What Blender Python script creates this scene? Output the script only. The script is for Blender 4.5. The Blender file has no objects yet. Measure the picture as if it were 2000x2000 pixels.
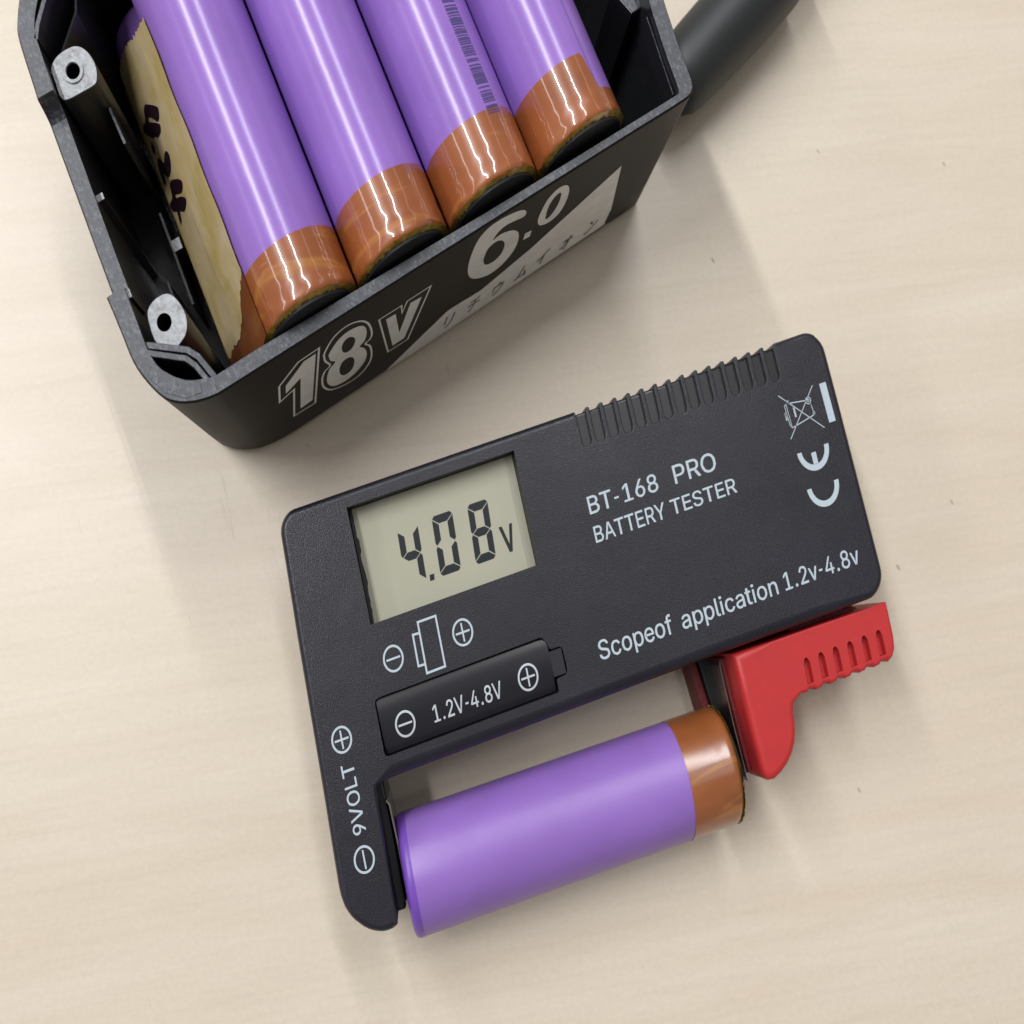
import bpy, bmesh, math, random
from mathutils import Vector, Matrix
from mathutils.geometry import tessellate_polygon
random.seed(7)
PI = math.pi
SC = bpy.context.scene
COL = SC.collection
MM = 0.001
SQ = 0.75          # the things are this much narrower along x than tall along y, as the photograph shows them

# ------------------------------------------------------------------ camera
cam_d = bpy.data.cameras.new('camera')
cam = bpy.data.objects.new('camera', cam_d)
COL.objects.link(cam)
cam_d.sensor_width = 36.0
cam_d.lens = 36.0 * 2049.63 / 2000.0
cam_d.clip_start = 0.005
cam_d.clip_end = 20
_p, _r, _y = 0.128774915, -0.090211532, -0.01836068
Rm = Matrix.Rotation(_y, 3, 'Z') @ Matrix.Rotation(_p, 3, 'X') @ Matrix.Rotation(_r, 3, 'Y')
cam.matrix_world = Matrix.Translation((0, 0, 173.2 * MM)) @ Rm.to_4x4()
cam_d.dof.use_dof = True
cam_d.dof.focus_distance = 0.150
cam_d.dof.aperture_fstop = 26
SC.camera = cam

# ------------------------------------------------------------------ light
SC.view_settings.view_transform = 'Standard'
SC.view_settings.look = 'None'
SC.view_settings.exposure = 0.05
SC.view_settings.gamma = 1.0
w = bpy.data.worlds.new('World'); SC.world = w
w.use_nodes = True
w.node_tree.nodes['Background'].inputs[0].default_value = (1.0, 0.955, 0.90, 1)
w.node_tree.nodes['Background'].inputs[1].default_value = 0.25

TB = math.radians(26.13)
PU = Vector((math.cos(TB), math.sin(TB)))
PV = Vector((-math.sin(TB), math.cos(TB)))

def tube_light(name, off, along, length, h, power, width=0.035):
    """a ceiling fluorescent tube or the added sheen panel, running along the room (parallel to the cells)"""
    d = bpy.data.lights.new(name, 'AREA')
    d.shape = 'RECTANGLE'
    d.size = width
    d.size_y = length
    d.energy = power
    d.color = (0.97, 0.98, 1.0)
    o = bpy.data.objects.new(name, d)
    c = PU * off + PV * along
    dirv = Vector((PV.x * SQ, PV.y)).normalized()
    o.location = (c.x * SQ, c.y, h)
    o.rotation_euler = (0, 0, math.atan2(dirv.y, dirv.x) - PI / 2)
    COL.objects.link(o)
    return o

tube_light('ceiling_tube', -0.86, 1.75, 2.5, 1.95, 57, 0.065)
for dx in (-0.035, 0.035):
    tube_light('ceiling_tube', 0.80 + dx, 1.35, 1.7, 1.95, 13, 0.016)
tube_light('added_sheen_panel', 0.72, -0.1, 0.8, 1.97, 2.2, 0.36)  # soft panel added to give the tester a sheen, not a real fixture
tube_light('ceiling_tube', 3.4, 1.4, 3.0, 1.95, 4, 0.3)
tube_light('ceiling_tube', -3.2, 1.2, 3.4, 1.95, 20, 0.3)

# ------------------------------------------------------------------ materials
def new_mat(name):
    m = bpy.data.materials.new(name); m.use_nodes = True
    nt = m.node_tree
    return m, nt, nt.nodes['Principled BSDF']

def N(nt, t, **k):
    n = nt.nodes.new(t)
    for a, v in k.items():
        if a in n.inputs.keys():
            n.inputs[a].default_value = v
        else:
            setattr(n, a, v)
    return n

def coords(nt, scale=(1, 1, 1), rot=(0, 0, 0)):
    tc0 = N(nt, 'ShaderNodeTexCoord'); mp = N(nt, 'ShaderNodeMapping')
    oi_ = N(nt, 'ShaderNodeObjectInfo'); tc = N(nt, 'ShaderNodeVectorMath'); tc.operation = 'ADD'
    nt.links.new(tc0.outputs['Object'], tc.inputs[0]); nt.links.new(oi_.outputs['Location'], tc.inputs[1])
    mp.inputs['Scale'].default_value = [s * 1000 for s in scale]     # object metres -> mm
    mp.inputs['Rotation'].default_value = rot
    if rot != (0, 0, 0):
        m0 = N(nt, 'ShaderNodeMapping'); m0.inputs['Rotation'].default_value = rot
        mp.inputs['Rotation'].default_value = (0, 0, 0)
        nt.links.new(tc.outputs[0], m0.inputs[0]); nt.links.new(m0.outputs[0], mp.inputs[0])
    else:
        nt.links.new(tc.outputs[0], mp.inputs[0])
    return mp.outputs[0]

def noise(nt, vec, sc, detail=3, rough=.55, dist=0):
    n = N(nt, 'ShaderNodeTexNoise'); n.inputs['Scale'].default_value = sc
    n.inputs['Detail'].default_value = detail; n.inputs['Roughness'].default_value = rough
    n.inputs['Distortion'].default_value = dist
    nt.links.new(vec, n.inputs['Vector']); return n.outputs['Fac']

def ramp(nt, fac, stops):
    r = N(nt, 'ShaderNodeValToRGB'); nt.links.new(fac, r.inputs[0])
    e = r.color_ramp.elements
    while len(e) < len(stops): e.new(0.5)
    for i, (p, c) in enumerate(stops):
        e[i].position = p; e[i].color = (c[0], c[1], c[2], 1) if hasattr(c, '__len__') else (c, c, c, 1)
    return r.outputs[0]

def mixc(nt, fac, a, b, mode='MIX'):
    m = N(nt, 'ShaderNodeMix'); m.data_type = 'RGBA'; m.blend_type = mode
    for s, i in ((fac, 0), (a, 6), (b, 7)):
        if hasattr(s, 'links'): nt.links.new(s, m.inputs[i])
        elif i == 0: m.inputs[0].default_value = s
        else: m.inputs[i].default_value = (s[0], s[1], s[2], 1)
    return m.outputs[2]

def bump(nt, h, strength, dist, prev=None):
    b = N(nt, 'ShaderNodeBump'); b.inputs['Strength'].default_value = strength
    b.inputs['Distance'].default_value = dist * MM
    nt.links.new(h, b.inputs['Height'])
    if prev: nt.links.new(prev, b.inputs['Normal'])
    return b.outputs[0]

def plain(name, col, rough=.5, spec=.5, metal=0, coat=0, grain=None, var=0.0, varsc=.5):
    m, nt, b = new_mat(name)
    b.inputs['Base Color'].default_value = (*col, 1)
    b.inputs['Roughness'].default_value = rough
    b.inputs['Specular IOR Level'].default_value = spec
    b.inputs['Metallic'].default_value = metal
    b.inputs['Coat Weight'].default_value = coat
    v = coords(nt)
    if var:
        f = noise(nt, v, varsc, 5, .65)
        nt.links.new(mixc(nt, 1.0, col, ramp(nt, f, ((.25, 1 - var), (.75, 1 + var))), 'MULTIPLY'), b.inputs['Base Color'])
    if grain:
        nt.links.new(bump(nt, noise(nt, v, grain[0], 2, .5), grain[1], grain[2]), b.inputs['Normal'])
    return m

# pale birch table laminate
m_table, nt, b = new_mat('pale_birch_laminate')
a = math.radians(-7)
v1 = coords(nt, (.05, .9, 1), (0, 0, a))
v2 = coords(nt, (.012, .09, 1), (0, 0, a))
v3 = coords(nt, (.35, 2.2, 1), (0, 0, a))
v4 = coords(nt)
g1 = noise(nt, v1, .9, 4, .6, .4); g2 = noise(nt, v2, .8, 4, .55, 1.2); g3 = noise(nt, v3, .5, 3, .6); g4 = noise(nt, v4, 1.1, 4, .7)
c = ramp(nt, g2, ((.3, (.60, .515, .405)), (.7, (.65, .57, .465))))
c = mixc(nt, 1.0, c, ramp(nt, g1, ((.3, .965), (.5, 1.0), (.75, 1.02))), 'MULTIPLY')
c = mixc(nt, 1.0, c, ramp(nt, g3, ((.24, .93), (.35, .992), (.6, 1.0), (.8, 1.012))), 'MULTIPLY')
c = mixc(nt, 1.0, c, ramp(nt, g4, ((.35, .965), (.65, 1.03))), 'MULTIPLY')
# small dark flecks
vf = coords(nt, (.55, 1.4, 1), (0, 0, math.radians(62)))
vo = N(nt, 'ShaderNodeTexVoronoi'); vo.inputs['Scale'].default_value = .085; vo.inputs['Randomness'].default_value = 1
nt.links.new(vf, vo.inputs['Vector'])
c = mixc(nt, ramp(nt, vo.outputs['Distance'], ((.0, .75), (.022, .55), (.034, 0))), c, (.22, .17, .12))
# faint long scratches
vs = coords(nt, (1.0, .02, 1), (0, 0, math.radians(-14)))
sc_ = noise(nt, vs, .35, 2, .5, .3)
scm = ramp(nt, sc_, ((.497, 0), (.5, .35), (.503, 0)))
patch = ramp(nt, noise(nt, v4, .03, 2), ((.55, 0), (.62, 1)))
scf = mixc(nt, 1.0, scm, patch, 'MULTIPLY')
c = mixc(nt, scf, c, (.38, .32, .25))
nt.links.new(c, b.inputs['Base Color'])
b.inputs['Roughness'].default_value = .38
b.inputs['Specular IOR Level'].default_value = .5
nt.links.new(bump(nt, g3, .12, .04, bump(nt, noise(nt, v4, 3.5, 2), .18, .03)), b.inputs['Normal'])

# black textured tester housing
m_house, nt, b = new_mat('black_grained_plastic')
v = coords(nt)
b.inputs['Base Color'].default_value = (.021, .021, .027, 1)
b.inputs['Roughness'].default_value = .36
b.inputs['Specular IOR Level'].default_value = .42
ng = noise(nt, v, 4.6, 2, .6)
nt.links.new(bump(nt, ng, 1.0, .042, bump(nt, noise(nt, v, .12, 2), .3, .25)), b.inputs['Normal'])
gm = ramp(nt, noise(nt, v, 2.3, 3, .7), ((.36, .82), (.52, .98), (.68, 1.3)))
cg = mixc(nt, 1.0, (.0125, .0125, .019), ramp(nt, noise(nt, v, .08, 4), ((.3, .85), (.7, 1.25))), 'MULTIPLY')
nt.links.new(mixc(nt, 1.0, cg, gm, 'MULTIPLY'), b.inputs['Base Color'])
nt.links.new(ramp(nt, noise(nt, v, 2.3, 3, .7), ((.35, .36), (.65, .26))), b.inputs['Roughness'])
m_smooth = plain('black_smooth_plastic', (.012, .012, .017), .27, .5, grain=(2.5, .06, .02))
m_rib = plain('black_rib_plastic', (.006, .006, .008), .30, .5, grain=(3.0, .2, .03))
m_bezel = plain('dark_bezel', (.008, .008, .009), .5, .4)
m_prt = plain('pale_blue_grey_print', (.43, .50, .55), .55, .3, var=.06, varsc=1.2)
m_prtw = plain('white_print', (.50, .54, .58), .5, .3, var=.05, varsc=1.2)
m_lcd = plain('lcd_backing', (.37, .362, .278), .30, .25, coat=.0, var=.03, varsc=.1)
m_lcd2 = plain('lcd_edge_band', (.29, .29, .225), .4, .3)
m_seg = plain('lcd_segment_dark', (.008, .012, .015), .4, .3)
m_red = plain('red_slider_plastic', (.45, .026, .027), .42, .35, grain=(2.6, .25, .03), var=.07, varsc=.25)
m_redd = plain('torn_red_plastic', (.13, .008, .009), .5, .4, grain=(1.4, .6, .2))
m_metal = plain('bright_contact_metal', (.42, .40, .38), .3, .5, metal=1, grain=(1.0, .2, .05))

# purple shrink sleeve
def sleeve_mat(name, rough, col=(.285, .150, .51)):
    m, nt, b = new_mat(name)
    v = coords(nt)
    f = noise(nt, v, .10, 3, .5)
    nt.links.new(mixc(nt, 1.0, col, ramp(nt, f, ((.3, .94), (.7, 1.05))), 'MULTIPLY'), b.inputs['Base Color'])
    b.inputs['Roughness'].default_value = rough
    b.inputs['Specular IOR Level'].default_value = .5
    scf = ramp(nt, noise(nt, coords(nt, (1, .25, 1), (0, 0, math.radians(20))), 1.3, 4, .7), ((.67, 0), (.74, .35)))
    c_ = mixc(nt, 1.0, col, ramp(nt, f, ((.3, .94), (.7, 1.05))), 'MULTIPLY')
    nt.links.new(mixc(nt, scf, c_, (col[0] * 1.35, col[1] * 1.6, col[2] * 1.2)), b.inputs['Base Color'])
    wr = noise(nt, coords(nt, (.22, 1, .6), (0, 0, math.radians(-26))), .8, 3, .6, .5)
    nt.links.new(bump(nt, wr, .25, .05, bump(nt, noise(nt, v, .35, 3, .6), .16, .10, bump(nt, noise(nt, v, 3.5, 2), .12, .02))), b.inputs['Normal'])
    return m
m_sleeve = sleeve_mat('purple_sleeve', .25)
m_sleeve_shaded = sleeve_mat('purple_sleeve_matte_shaded', .38, (.255, .132, .46))  # rougher copy; shade over the loose cell is painted in as darker purple
m_sleeved = plain('purple_sleeve_fold', (.17, .07, .42), .35, .4)

# amber tape band: brown below, clear and glossy on top, crinkled near its end
def tape_mat(name, crk=1.0, col=(.32, .094, .028)):
    m, nt, b = new_mat(name)
    v = coords(nt)
    big = noise(nt, v, .13, 3, .5, .3)
    cc = ramp(nt, big, ((.3, (col[0] * .82, col[1] * .8, col[2] * .8)), (.55, col), (.8, (col[0] * 1.12, col[1] * 1.2, col[2] * 1.3))))
    wv = noise(nt, coords(nt, (.35, 1.6, .35), (0, 0, math.radians(-26))), .16, 3, .6, .5)
    cc = mixc(nt, ramp(nt, wv, ((.60, 0), (.66, .22), (.72, .06))), cc, (.72, .38, .07))
    nt.links.new(cc, b.inputs['Base Color'])
    b.inputs['Roughness'].default_value = .30
    b.inputs['Coat Weight'].default_value = 1
    b.inputs['Coat Roughness'].default_value = .035
    # crinkle height stronger towards the end of the band (its own relief)
    at = N(nt, 'ShaderNodeAttribute'); at.attribute_name = 'crinkle'
    mul = N(nt, 'ShaderNodeMath'); mul.operation = 'MULTIPLY'
    nz = noise(nt, v, .30, 1, .5, .2)
    nt.links.new(at.outputs['Fac'], mul.inputs[0]); nt.links.new(nz, mul.inputs[1])
    bn = bump(nt, mul.outputs[0], 1.0, .22 * crk)
    nt.links.new(bn, b.inputs['Normal']); nt.links.new(bn, b.inputs['Coat Normal'])
    return m
m_tape = tape_mat('amber_tape')
m_tape2 = tape_mat('amber_tape_worn', .12, (.29, .092, .028))
m_tape2.node_tree.nodes['Principled BSDF'].inputs['Coat Roughness'].default_value = .16
m_tape2.node_tree.nodes['Principled BSDF'].inputs['Coat Weight'].default_value = .55
m_tedge = plain('tape_edge_yellow', (.36, .24, .03), .25, .5, coat=.6, grain=(1.2, .6, .15), var=.5, varsc=.8)
m_cap = plain('black_insulator_disc', (.016, .017, .019), .55, .4, grain=(1.4, .5, .1))

# masking tape
m_mask, nt, b = new_mat('masking_tape')
v = coords(nt); vr = coords(nt, (1, .3, 1), (0, 0, math.radians(-20)))
c = ramp(nt, noise(nt, v, .11, 4, .6, .6), ((.3, (.50, .37, .11)), (.5, (.60, .46, .235)), (.7, (.64, .52, .33))))
c = mixc(nt, 1.0, c, ramp(nt, noise(nt, vr, 1.2, 4, .6), ((.3, .9), (.7, 1.07))), 'MULTIPLY')
nt.links.new(c, b.inputs['Base Color']); b.inputs['Roughness'].default_value = .6
nt.links.new(bump(nt, noise(nt, vr, 1.4, 3), .25, .06), b.inputs['Normal'])
m_ink = plain('marker_ink', (.022, .008, .016), .35, .5)

# pack case
def case_mat(name, base, rough, scr, lo=.6):
    m, nt, b = new_mat(name)
    v = coords(nt)
    va = coords(nt, (1, .6, 1), (0, 0, math.radians(-26)))
    f = noise(nt, v, .9, 5, .75)
    s = noise(nt, va, 2.2, 4, .8, .4)
    c = mixc(nt, 1.0, base, ramp(nt, f, ((.3, lo), (.7, 1.7 - lo * .4))), 'MULTIPLY')
    c = mixc(nt, ramp(nt, s, ((.50, 0), (.66, scr))), c, (.42, .45, .49))
    nt.links.new(c, b.inputs['Base Color'])
    nt.links.new(ramp(nt, f, ((.3, rough - .08), (.7, rough + .1))), b.inputs['Roughness'])
    nt.links.new(bump(nt, s, .5, .07), b.inputs['Normal'])
    return m
m_rim = case_mat('scuffed_grey_rim_plastic', (.030, .033, .043), .38, .22)
m_boss = case_mat('scraped_boss_painted_sheen', (.27, .28, .29), .30, .95)  # scraped plastic, with the lamp's reflection painted in as a pale grey base
m_shell, nt, b = new_mat('black_case_plastic')
v = coords(nt)
f = noise(nt, v, .25, 5, .7)
# worn dark scuff flecks near the corner
fl = noise(nt, v, .45, 3, .6)
c = mixc(nt, 1.0, (.012, .009, .0083), ramp(nt, f, ((.3, .85), (.7, 1.15))), 'MULTIPLY')
nt.links.new(mixc(nt, ramp(nt, fl, ((.70, 0), (.73, 1))), c, (.006, .006, .007)), b.inputs['Base Color'])
b.inputs['Roughness'].default_value = .48
b.inputs['Specular IOR Level'].default_value = .15
nt.links.new(bump(nt, noise(nt, v, 2.5, 3), .15, .04), b.inputs['Normal'])
m_inner = plain('black_inner_plastic', (.019, .020, .024), .30, .5, grain=(.5, .3, .1))
m_silver = plain('silver_grey_print', (.86, .85, .82), .45, .4, var=.12, varsc=.35)
m_kana = plain('black_print', (.02, .019, .018), .45, .4)
m_handle, nt, b = new_mat('dark_rubber_handle')
b.inputs['Base Color'].default_value = (.018, .021, .022, 1); b.inputs['Roughness'].default_value = .5
nt.links.new(bump(nt, noise(nt, coords(nt), 1.4, 3), .2, .06), b.inputs['Normal'])
m_label = plain('dark_barcode_ink', (.085, .065, .20), .3, .4)

# ------------------------------------------------------------------ building helpers
class Frame:
    """a true-size local frame (mm, x right, y up) turned by ang about z; vertices are baked into the
    proportions of the place (SQ along world x)"""
    def __init__(s, ox, oy, ang):
        s.ox, s.oy = ox, oy; s.c, s.s = math.cos(ang), math.sin(ang)
    def vec(s, p):
        x, y, z = p
        return Vector(((x * s.c - y * s.s) * SQ * MM, (x * s.s + y * s.c) * MM, z * MM))
    def loc(s, p=(0, 0, 0)):
        return s.vec(p) + Vector((s.ox * SQ * MM, s.oy * MM, 0))

def finish(me, smooth, sharp):
    if smooth:
        for p in me.polygons: p.use_smooth = True
        me.set_sharp_from_angle(angle=math.radians(sharp))

def obj(name, geo, mat, parent=None, fr=None, org=(0, 0, 0), smooth=False, sharp=38, merge=True, attr=None, label=None):
    """geo=(verts,faces) in frame mm; org = the local point the object's thing stands on"""
    verts, faces = geo
    vs = [fr.vec((x - org[0], y - org[1], z - org[2])) for x, y, z in verts]
    me = bpy.data.meshes.new(name); me.from_pydata(vs, [], faces)
    if attr:
        at = me.attributes.new('crinkle', 'FLOAT', 'POINT')
        for i, a_ in enumerate(attr): at.data[i].value = a_
    if merge and not attr:
        bm = bmesh.new(); bm.from_mesh(me)
        bmesh.ops.remove_doubles(bm, verts=bm.verts, dist=1e-7)
        bmesh.ops.recalc_face_normals(bm, faces=bm.faces)
        bm.to_mesh(me); bm.free()
    me.update(); finish(me, smooth, sharp)
    me.materials.append(mat)
    o = bpy.data.objects.new(name, me); COL.objects.link(o)
    if parent: o.parent = parent
    else: o.location = fr.loc(org)
    if label: o['label'] = label
    return o

def thing(name, label, cat, fr, org=(0, 0, 0), group=None):
    o = bpy.data.objects.new(name, None); COL.objects.link(o)
    o.location = fr.loc(org); o.empty_display_size = .01
    o['label'] = label; o['category'] = cat
    if group: o['group'] = group
    return o

def topmat(o, mat, nz=.9):
    """upward faces take a second material (scraped tops)"""
    o.data.materials.append(mat)
    for p in o.data.polygons:
        if abs(p.normal.z) > nz: p.material_index = 1
    return o

def join(*gs):
    V, F = [], []
    for v_, f_ in gs:
        n = len(V); V += list(v_); F += [tuple(i + n for i in q) for q in f_]
    return V, F

def area2(l): return sum(l[i][0] * l[(i + 1) % len(l)][1] - l[(i + 1) % len(l)][0] * l[i][1] for i in range(len(l)))
def ccw(l): return l if area2(l) > 0 else l[::-1]

def inset(loop, wd):
    """inward offset of a ccw loop; wd number or function(pt)"""
    n = len(loop); out = []
    for i in range(n):
        a_, b_, c_ = Vector(loop[i - 1]), Vector(loop[i]), Vector(loop[(i + 1) % n])
        e1 = (b_ - a_); e2 = (c_ - b_)
        e1 = e1.normalized() if e1.length > 1e-9 else e2.normalized(); e2 = e2.normalized() if e2.length > 1e-9 else e1
        n1 = Vector((-e1.y, e1.x)); n2 = Vector((-e2.y, e2.x)); m_ = n1 + n2
        if m_.length < 1e-6: m_ = n1.copy()
        m_.normalize(); k = 1 / max(.35, m_.dot(n1))
        d = wd(loop[i]) if callable(wd) else wd
        out.append((b_.x + m_.x * k * d, b_.y + m_.y * k * d))
    return out

def cap(loops, zf):
    """flat fill of outer loop with holes; zf number or function(x,y)"""
    pts = [[Vector((x, y, 0)) for x, y in l] for l in loops]
    tris = tessellate_polygon(pts)
    flat = [q for l in loops for q in l]
    z = zf if callable(zf) else (lambda x, y: zf)
    return [(x, y, z(x, y)) for x, y in flat], [tuple(t) for t in tris]

def band(l0, z0, l1, z1):
    n = len(l0); V = [(x, y, z0 if not callable(z0) else z0(x, y)) for x, y in l0] + [(x, y, z1 if not callable(z1) else z1(x, y)) for x, y in l1]
    return V, [(i, (i + 1) % n, n + (i + 1) % n, n + i) for i in range(n)]

def slab(loop, z0, z1, bev=0.3, seg=4, holes=(), bottom=True):
    """extruded plate with rounded top edge and holes through the top cap"""
    loop = ccw(loop); gs = []
    bw = bev if callable(bev) else (lambda p: bev)
    bmax = max(bw(p) for p in loop)
    prev = loop; zp = (lambda x, y: z0)
    # vertical wall up to each vertex' own bevel start
    ringz = [z1 - bw(p) for p in loop]
    n = len(loop)
    V = [(x, y, z0) for x, y in loop] + [(loop[i][0], loop[i][1], ringz[i]) for i in range(n)]
    gs.append((V, [(i, (i + 1) % n, n + (i + 1) % n, n + i) for i in range(n)]))
    last = V[n:]
    for k in range(1, seg + 1):
        t = k / seg * PI / 2
        ins = inset(loop, lambda p: bw(p) * (1 - math.cos(t)))
        cur = [(ins[i][0], ins[i][1], ringz[i] + bw(loop[i]) * math.sin(t)) for i in range(n)]
        gs.append((last + cur, [(i, (i + 1) % n, n + (i + 1) % n, n + i) for i in range(n)]))
        last = cur
    ins2 = inset(loop, lambda p: bw(p) + .06)
    cur = [(x, y, z1) for x, y in ins2]
    gs.append((last + cur, [(i, (i + 1) % n, n + (i + 1) % n, n + i) for i in range(n)]))
    gs.append(cap([ins2] + [list(h) for h in holes], z1))
    if bottom: gs.append(cap([loop], z0))
    return join(*gs)

def well(loop, ztop, zbot, floor=True):
    g = [band(loop, ztop, loop, zbot)]
    if floor: g.append(cap([loop], zbot))
    return join(*g)

def box(x0, y0, z0, x1, y1, z1):
    V = [(x, y, z) for z in (z0, z1) for y in (y0, y1) for x in (x0, x1)]
    return V, [(0, 1, 3, 2), (4, 6, 7, 5), (0, 4, 5, 1), (2, 3, 7, 6), (0, 2, 6, 4), (1, 5, 7, 3)]

def arc(cx, cy, r, a0, a1, n=8):
    return [(cx + r * math.cos(math.radians(a0 + (a1 - a0) * i / n)), cy + r * math.sin(math.radians(a0 + (a1 - a0) * i / n))) for i in range(n + 1)]

def ring2d(cx, cy, r, wd, n=40):
    return [arc(cx, cy, r, 0, 360, n)[:-1], arc(cx, cy, r - wd, 0, 360, n)[:-1]]

def stroke(pts, wd):
    """polyline of constant width as one closed loop"""
    L, R = [], []
    n = len(pts)
    for i in range(n):
        a_ = Vector(pts[max(0, i - 1)]); c_ = Vector(pts[min(n - 1, i + 1)]); b_ = Vector(pts[i])
        if i == 0: t = (c_ - b_).normalized(); k = 1
        elif i == n - 1: t = (b_ - a_).normalized(); k = 1
        else:
            t1 = (b_ - a_).normalized(); t2 = (c_ - b_).normalized(); t = (t1 + t2).normalized(); k = 1 / max(.4, t.dot(t1))
        nn = Vector((-t.y, t.x)) * wd / 2 * k
        L.append((b_.x + nn.x, b_.y + nn.y)); R.append((b_.x - nn.x, b_.y - nn.y))
    return L + R[::-1]

def smoothloop(pts, sub=5):
    n = len(pts); out = []
    for i in range(n):
        p0, p1, p2, p3 = (Vector(pts[(i + k) % n]) for k in (-1, 0, 1, 2))
        for j in range(sub):
            t = j / sub
            q = .5 * ((2 * p1) + (p2 - p0) * t + (2 * p0 - 5 * p1 + 4 * p2 - p3) * t * t + (3 * p1 - p0 - 3 * p2 + p3) * t ** 3)
            out.append((q.x, q.y))
    return out

def plate(shapes, z0, z1):
    """thin printed shapes: each shape = [outer, hole...]"""
    gs = []
    for s in shapes:
        s = [list(l) for l in s]
        gs.append(cap(s, z1))
        for l in s: gs.append(band(l, z0, l, z1))
    return join(*gs)

def mapped(shapes, f, sub=None):
    gs = []
    for s in shapes:
        V, F = cap([list(l) for l in s], 0)
        gs.append(([f(x, y) for x, y, _ in V], F))
    return join(*gs)

def lathe(prof, seg=64, a0=0, a1=2 * PI, axis='y'):
    """prof: (along, radius); axis along y, angle from +z towards +x"""
    V, F = [], []
    full = abs(a1 - a0 - 2 * PI) < 1e-6
    ns = seg if full else seg + 1
    for (t, r) in prof:
        for k in range(ns):
            a_ = a0 + (a1 - a0) * k / seg
            V.append((r * math.sin(a_), t, r * math.cos(a_)) if axis == 'y' else (t, r * math.sin(a_), r * math.cos(a_)))
    for i in range(len(prof) - 1):
        for k in range(seg):
            k2 = (k + 1) % ns if full else k + 1
            F.append((i * ns + k, i * ns + k2, (i + 1) * ns + k2, (i + 1) * ns + k))
    return V, F

def move(g, dx=0, dy=0, dz=0): return [(x + dx, y + dy, z + dz) for x, y, z in g[0]], g[1]

def text_shape(s, rot=0, shear=0.0, weight=0.0):
    cu = bpy.data.curves.new('t', 'FONT'); cu.body = s; cu.size = 1; cu.shear = shear; cu.offset = weight
    cu.resolution_u = 5
    o = bpy.data.objects.new('t', cu); COL.objects.link(o)
    dg = bpy.context.evaluated_depsgraph_get(); dg.update()
    me = bpy.data.meshes.new_from_object(o.evaluated_get(dg))
    V = [tuple(v_.co) for v_ in me.vertices]; F = [tuple(p.vertices) for p in me.polygons]
    bpy.data.objects.remove(o); bpy.data.curves.remove(cu); bpy.data.meshes.remove(me)
    if rot: V = [(x * math.cos(rot) - y * math.sin(rot), x * math.sin(rot) + y * math.cos(rot), 0) for x, y, _ in V]
    return V, F

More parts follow.
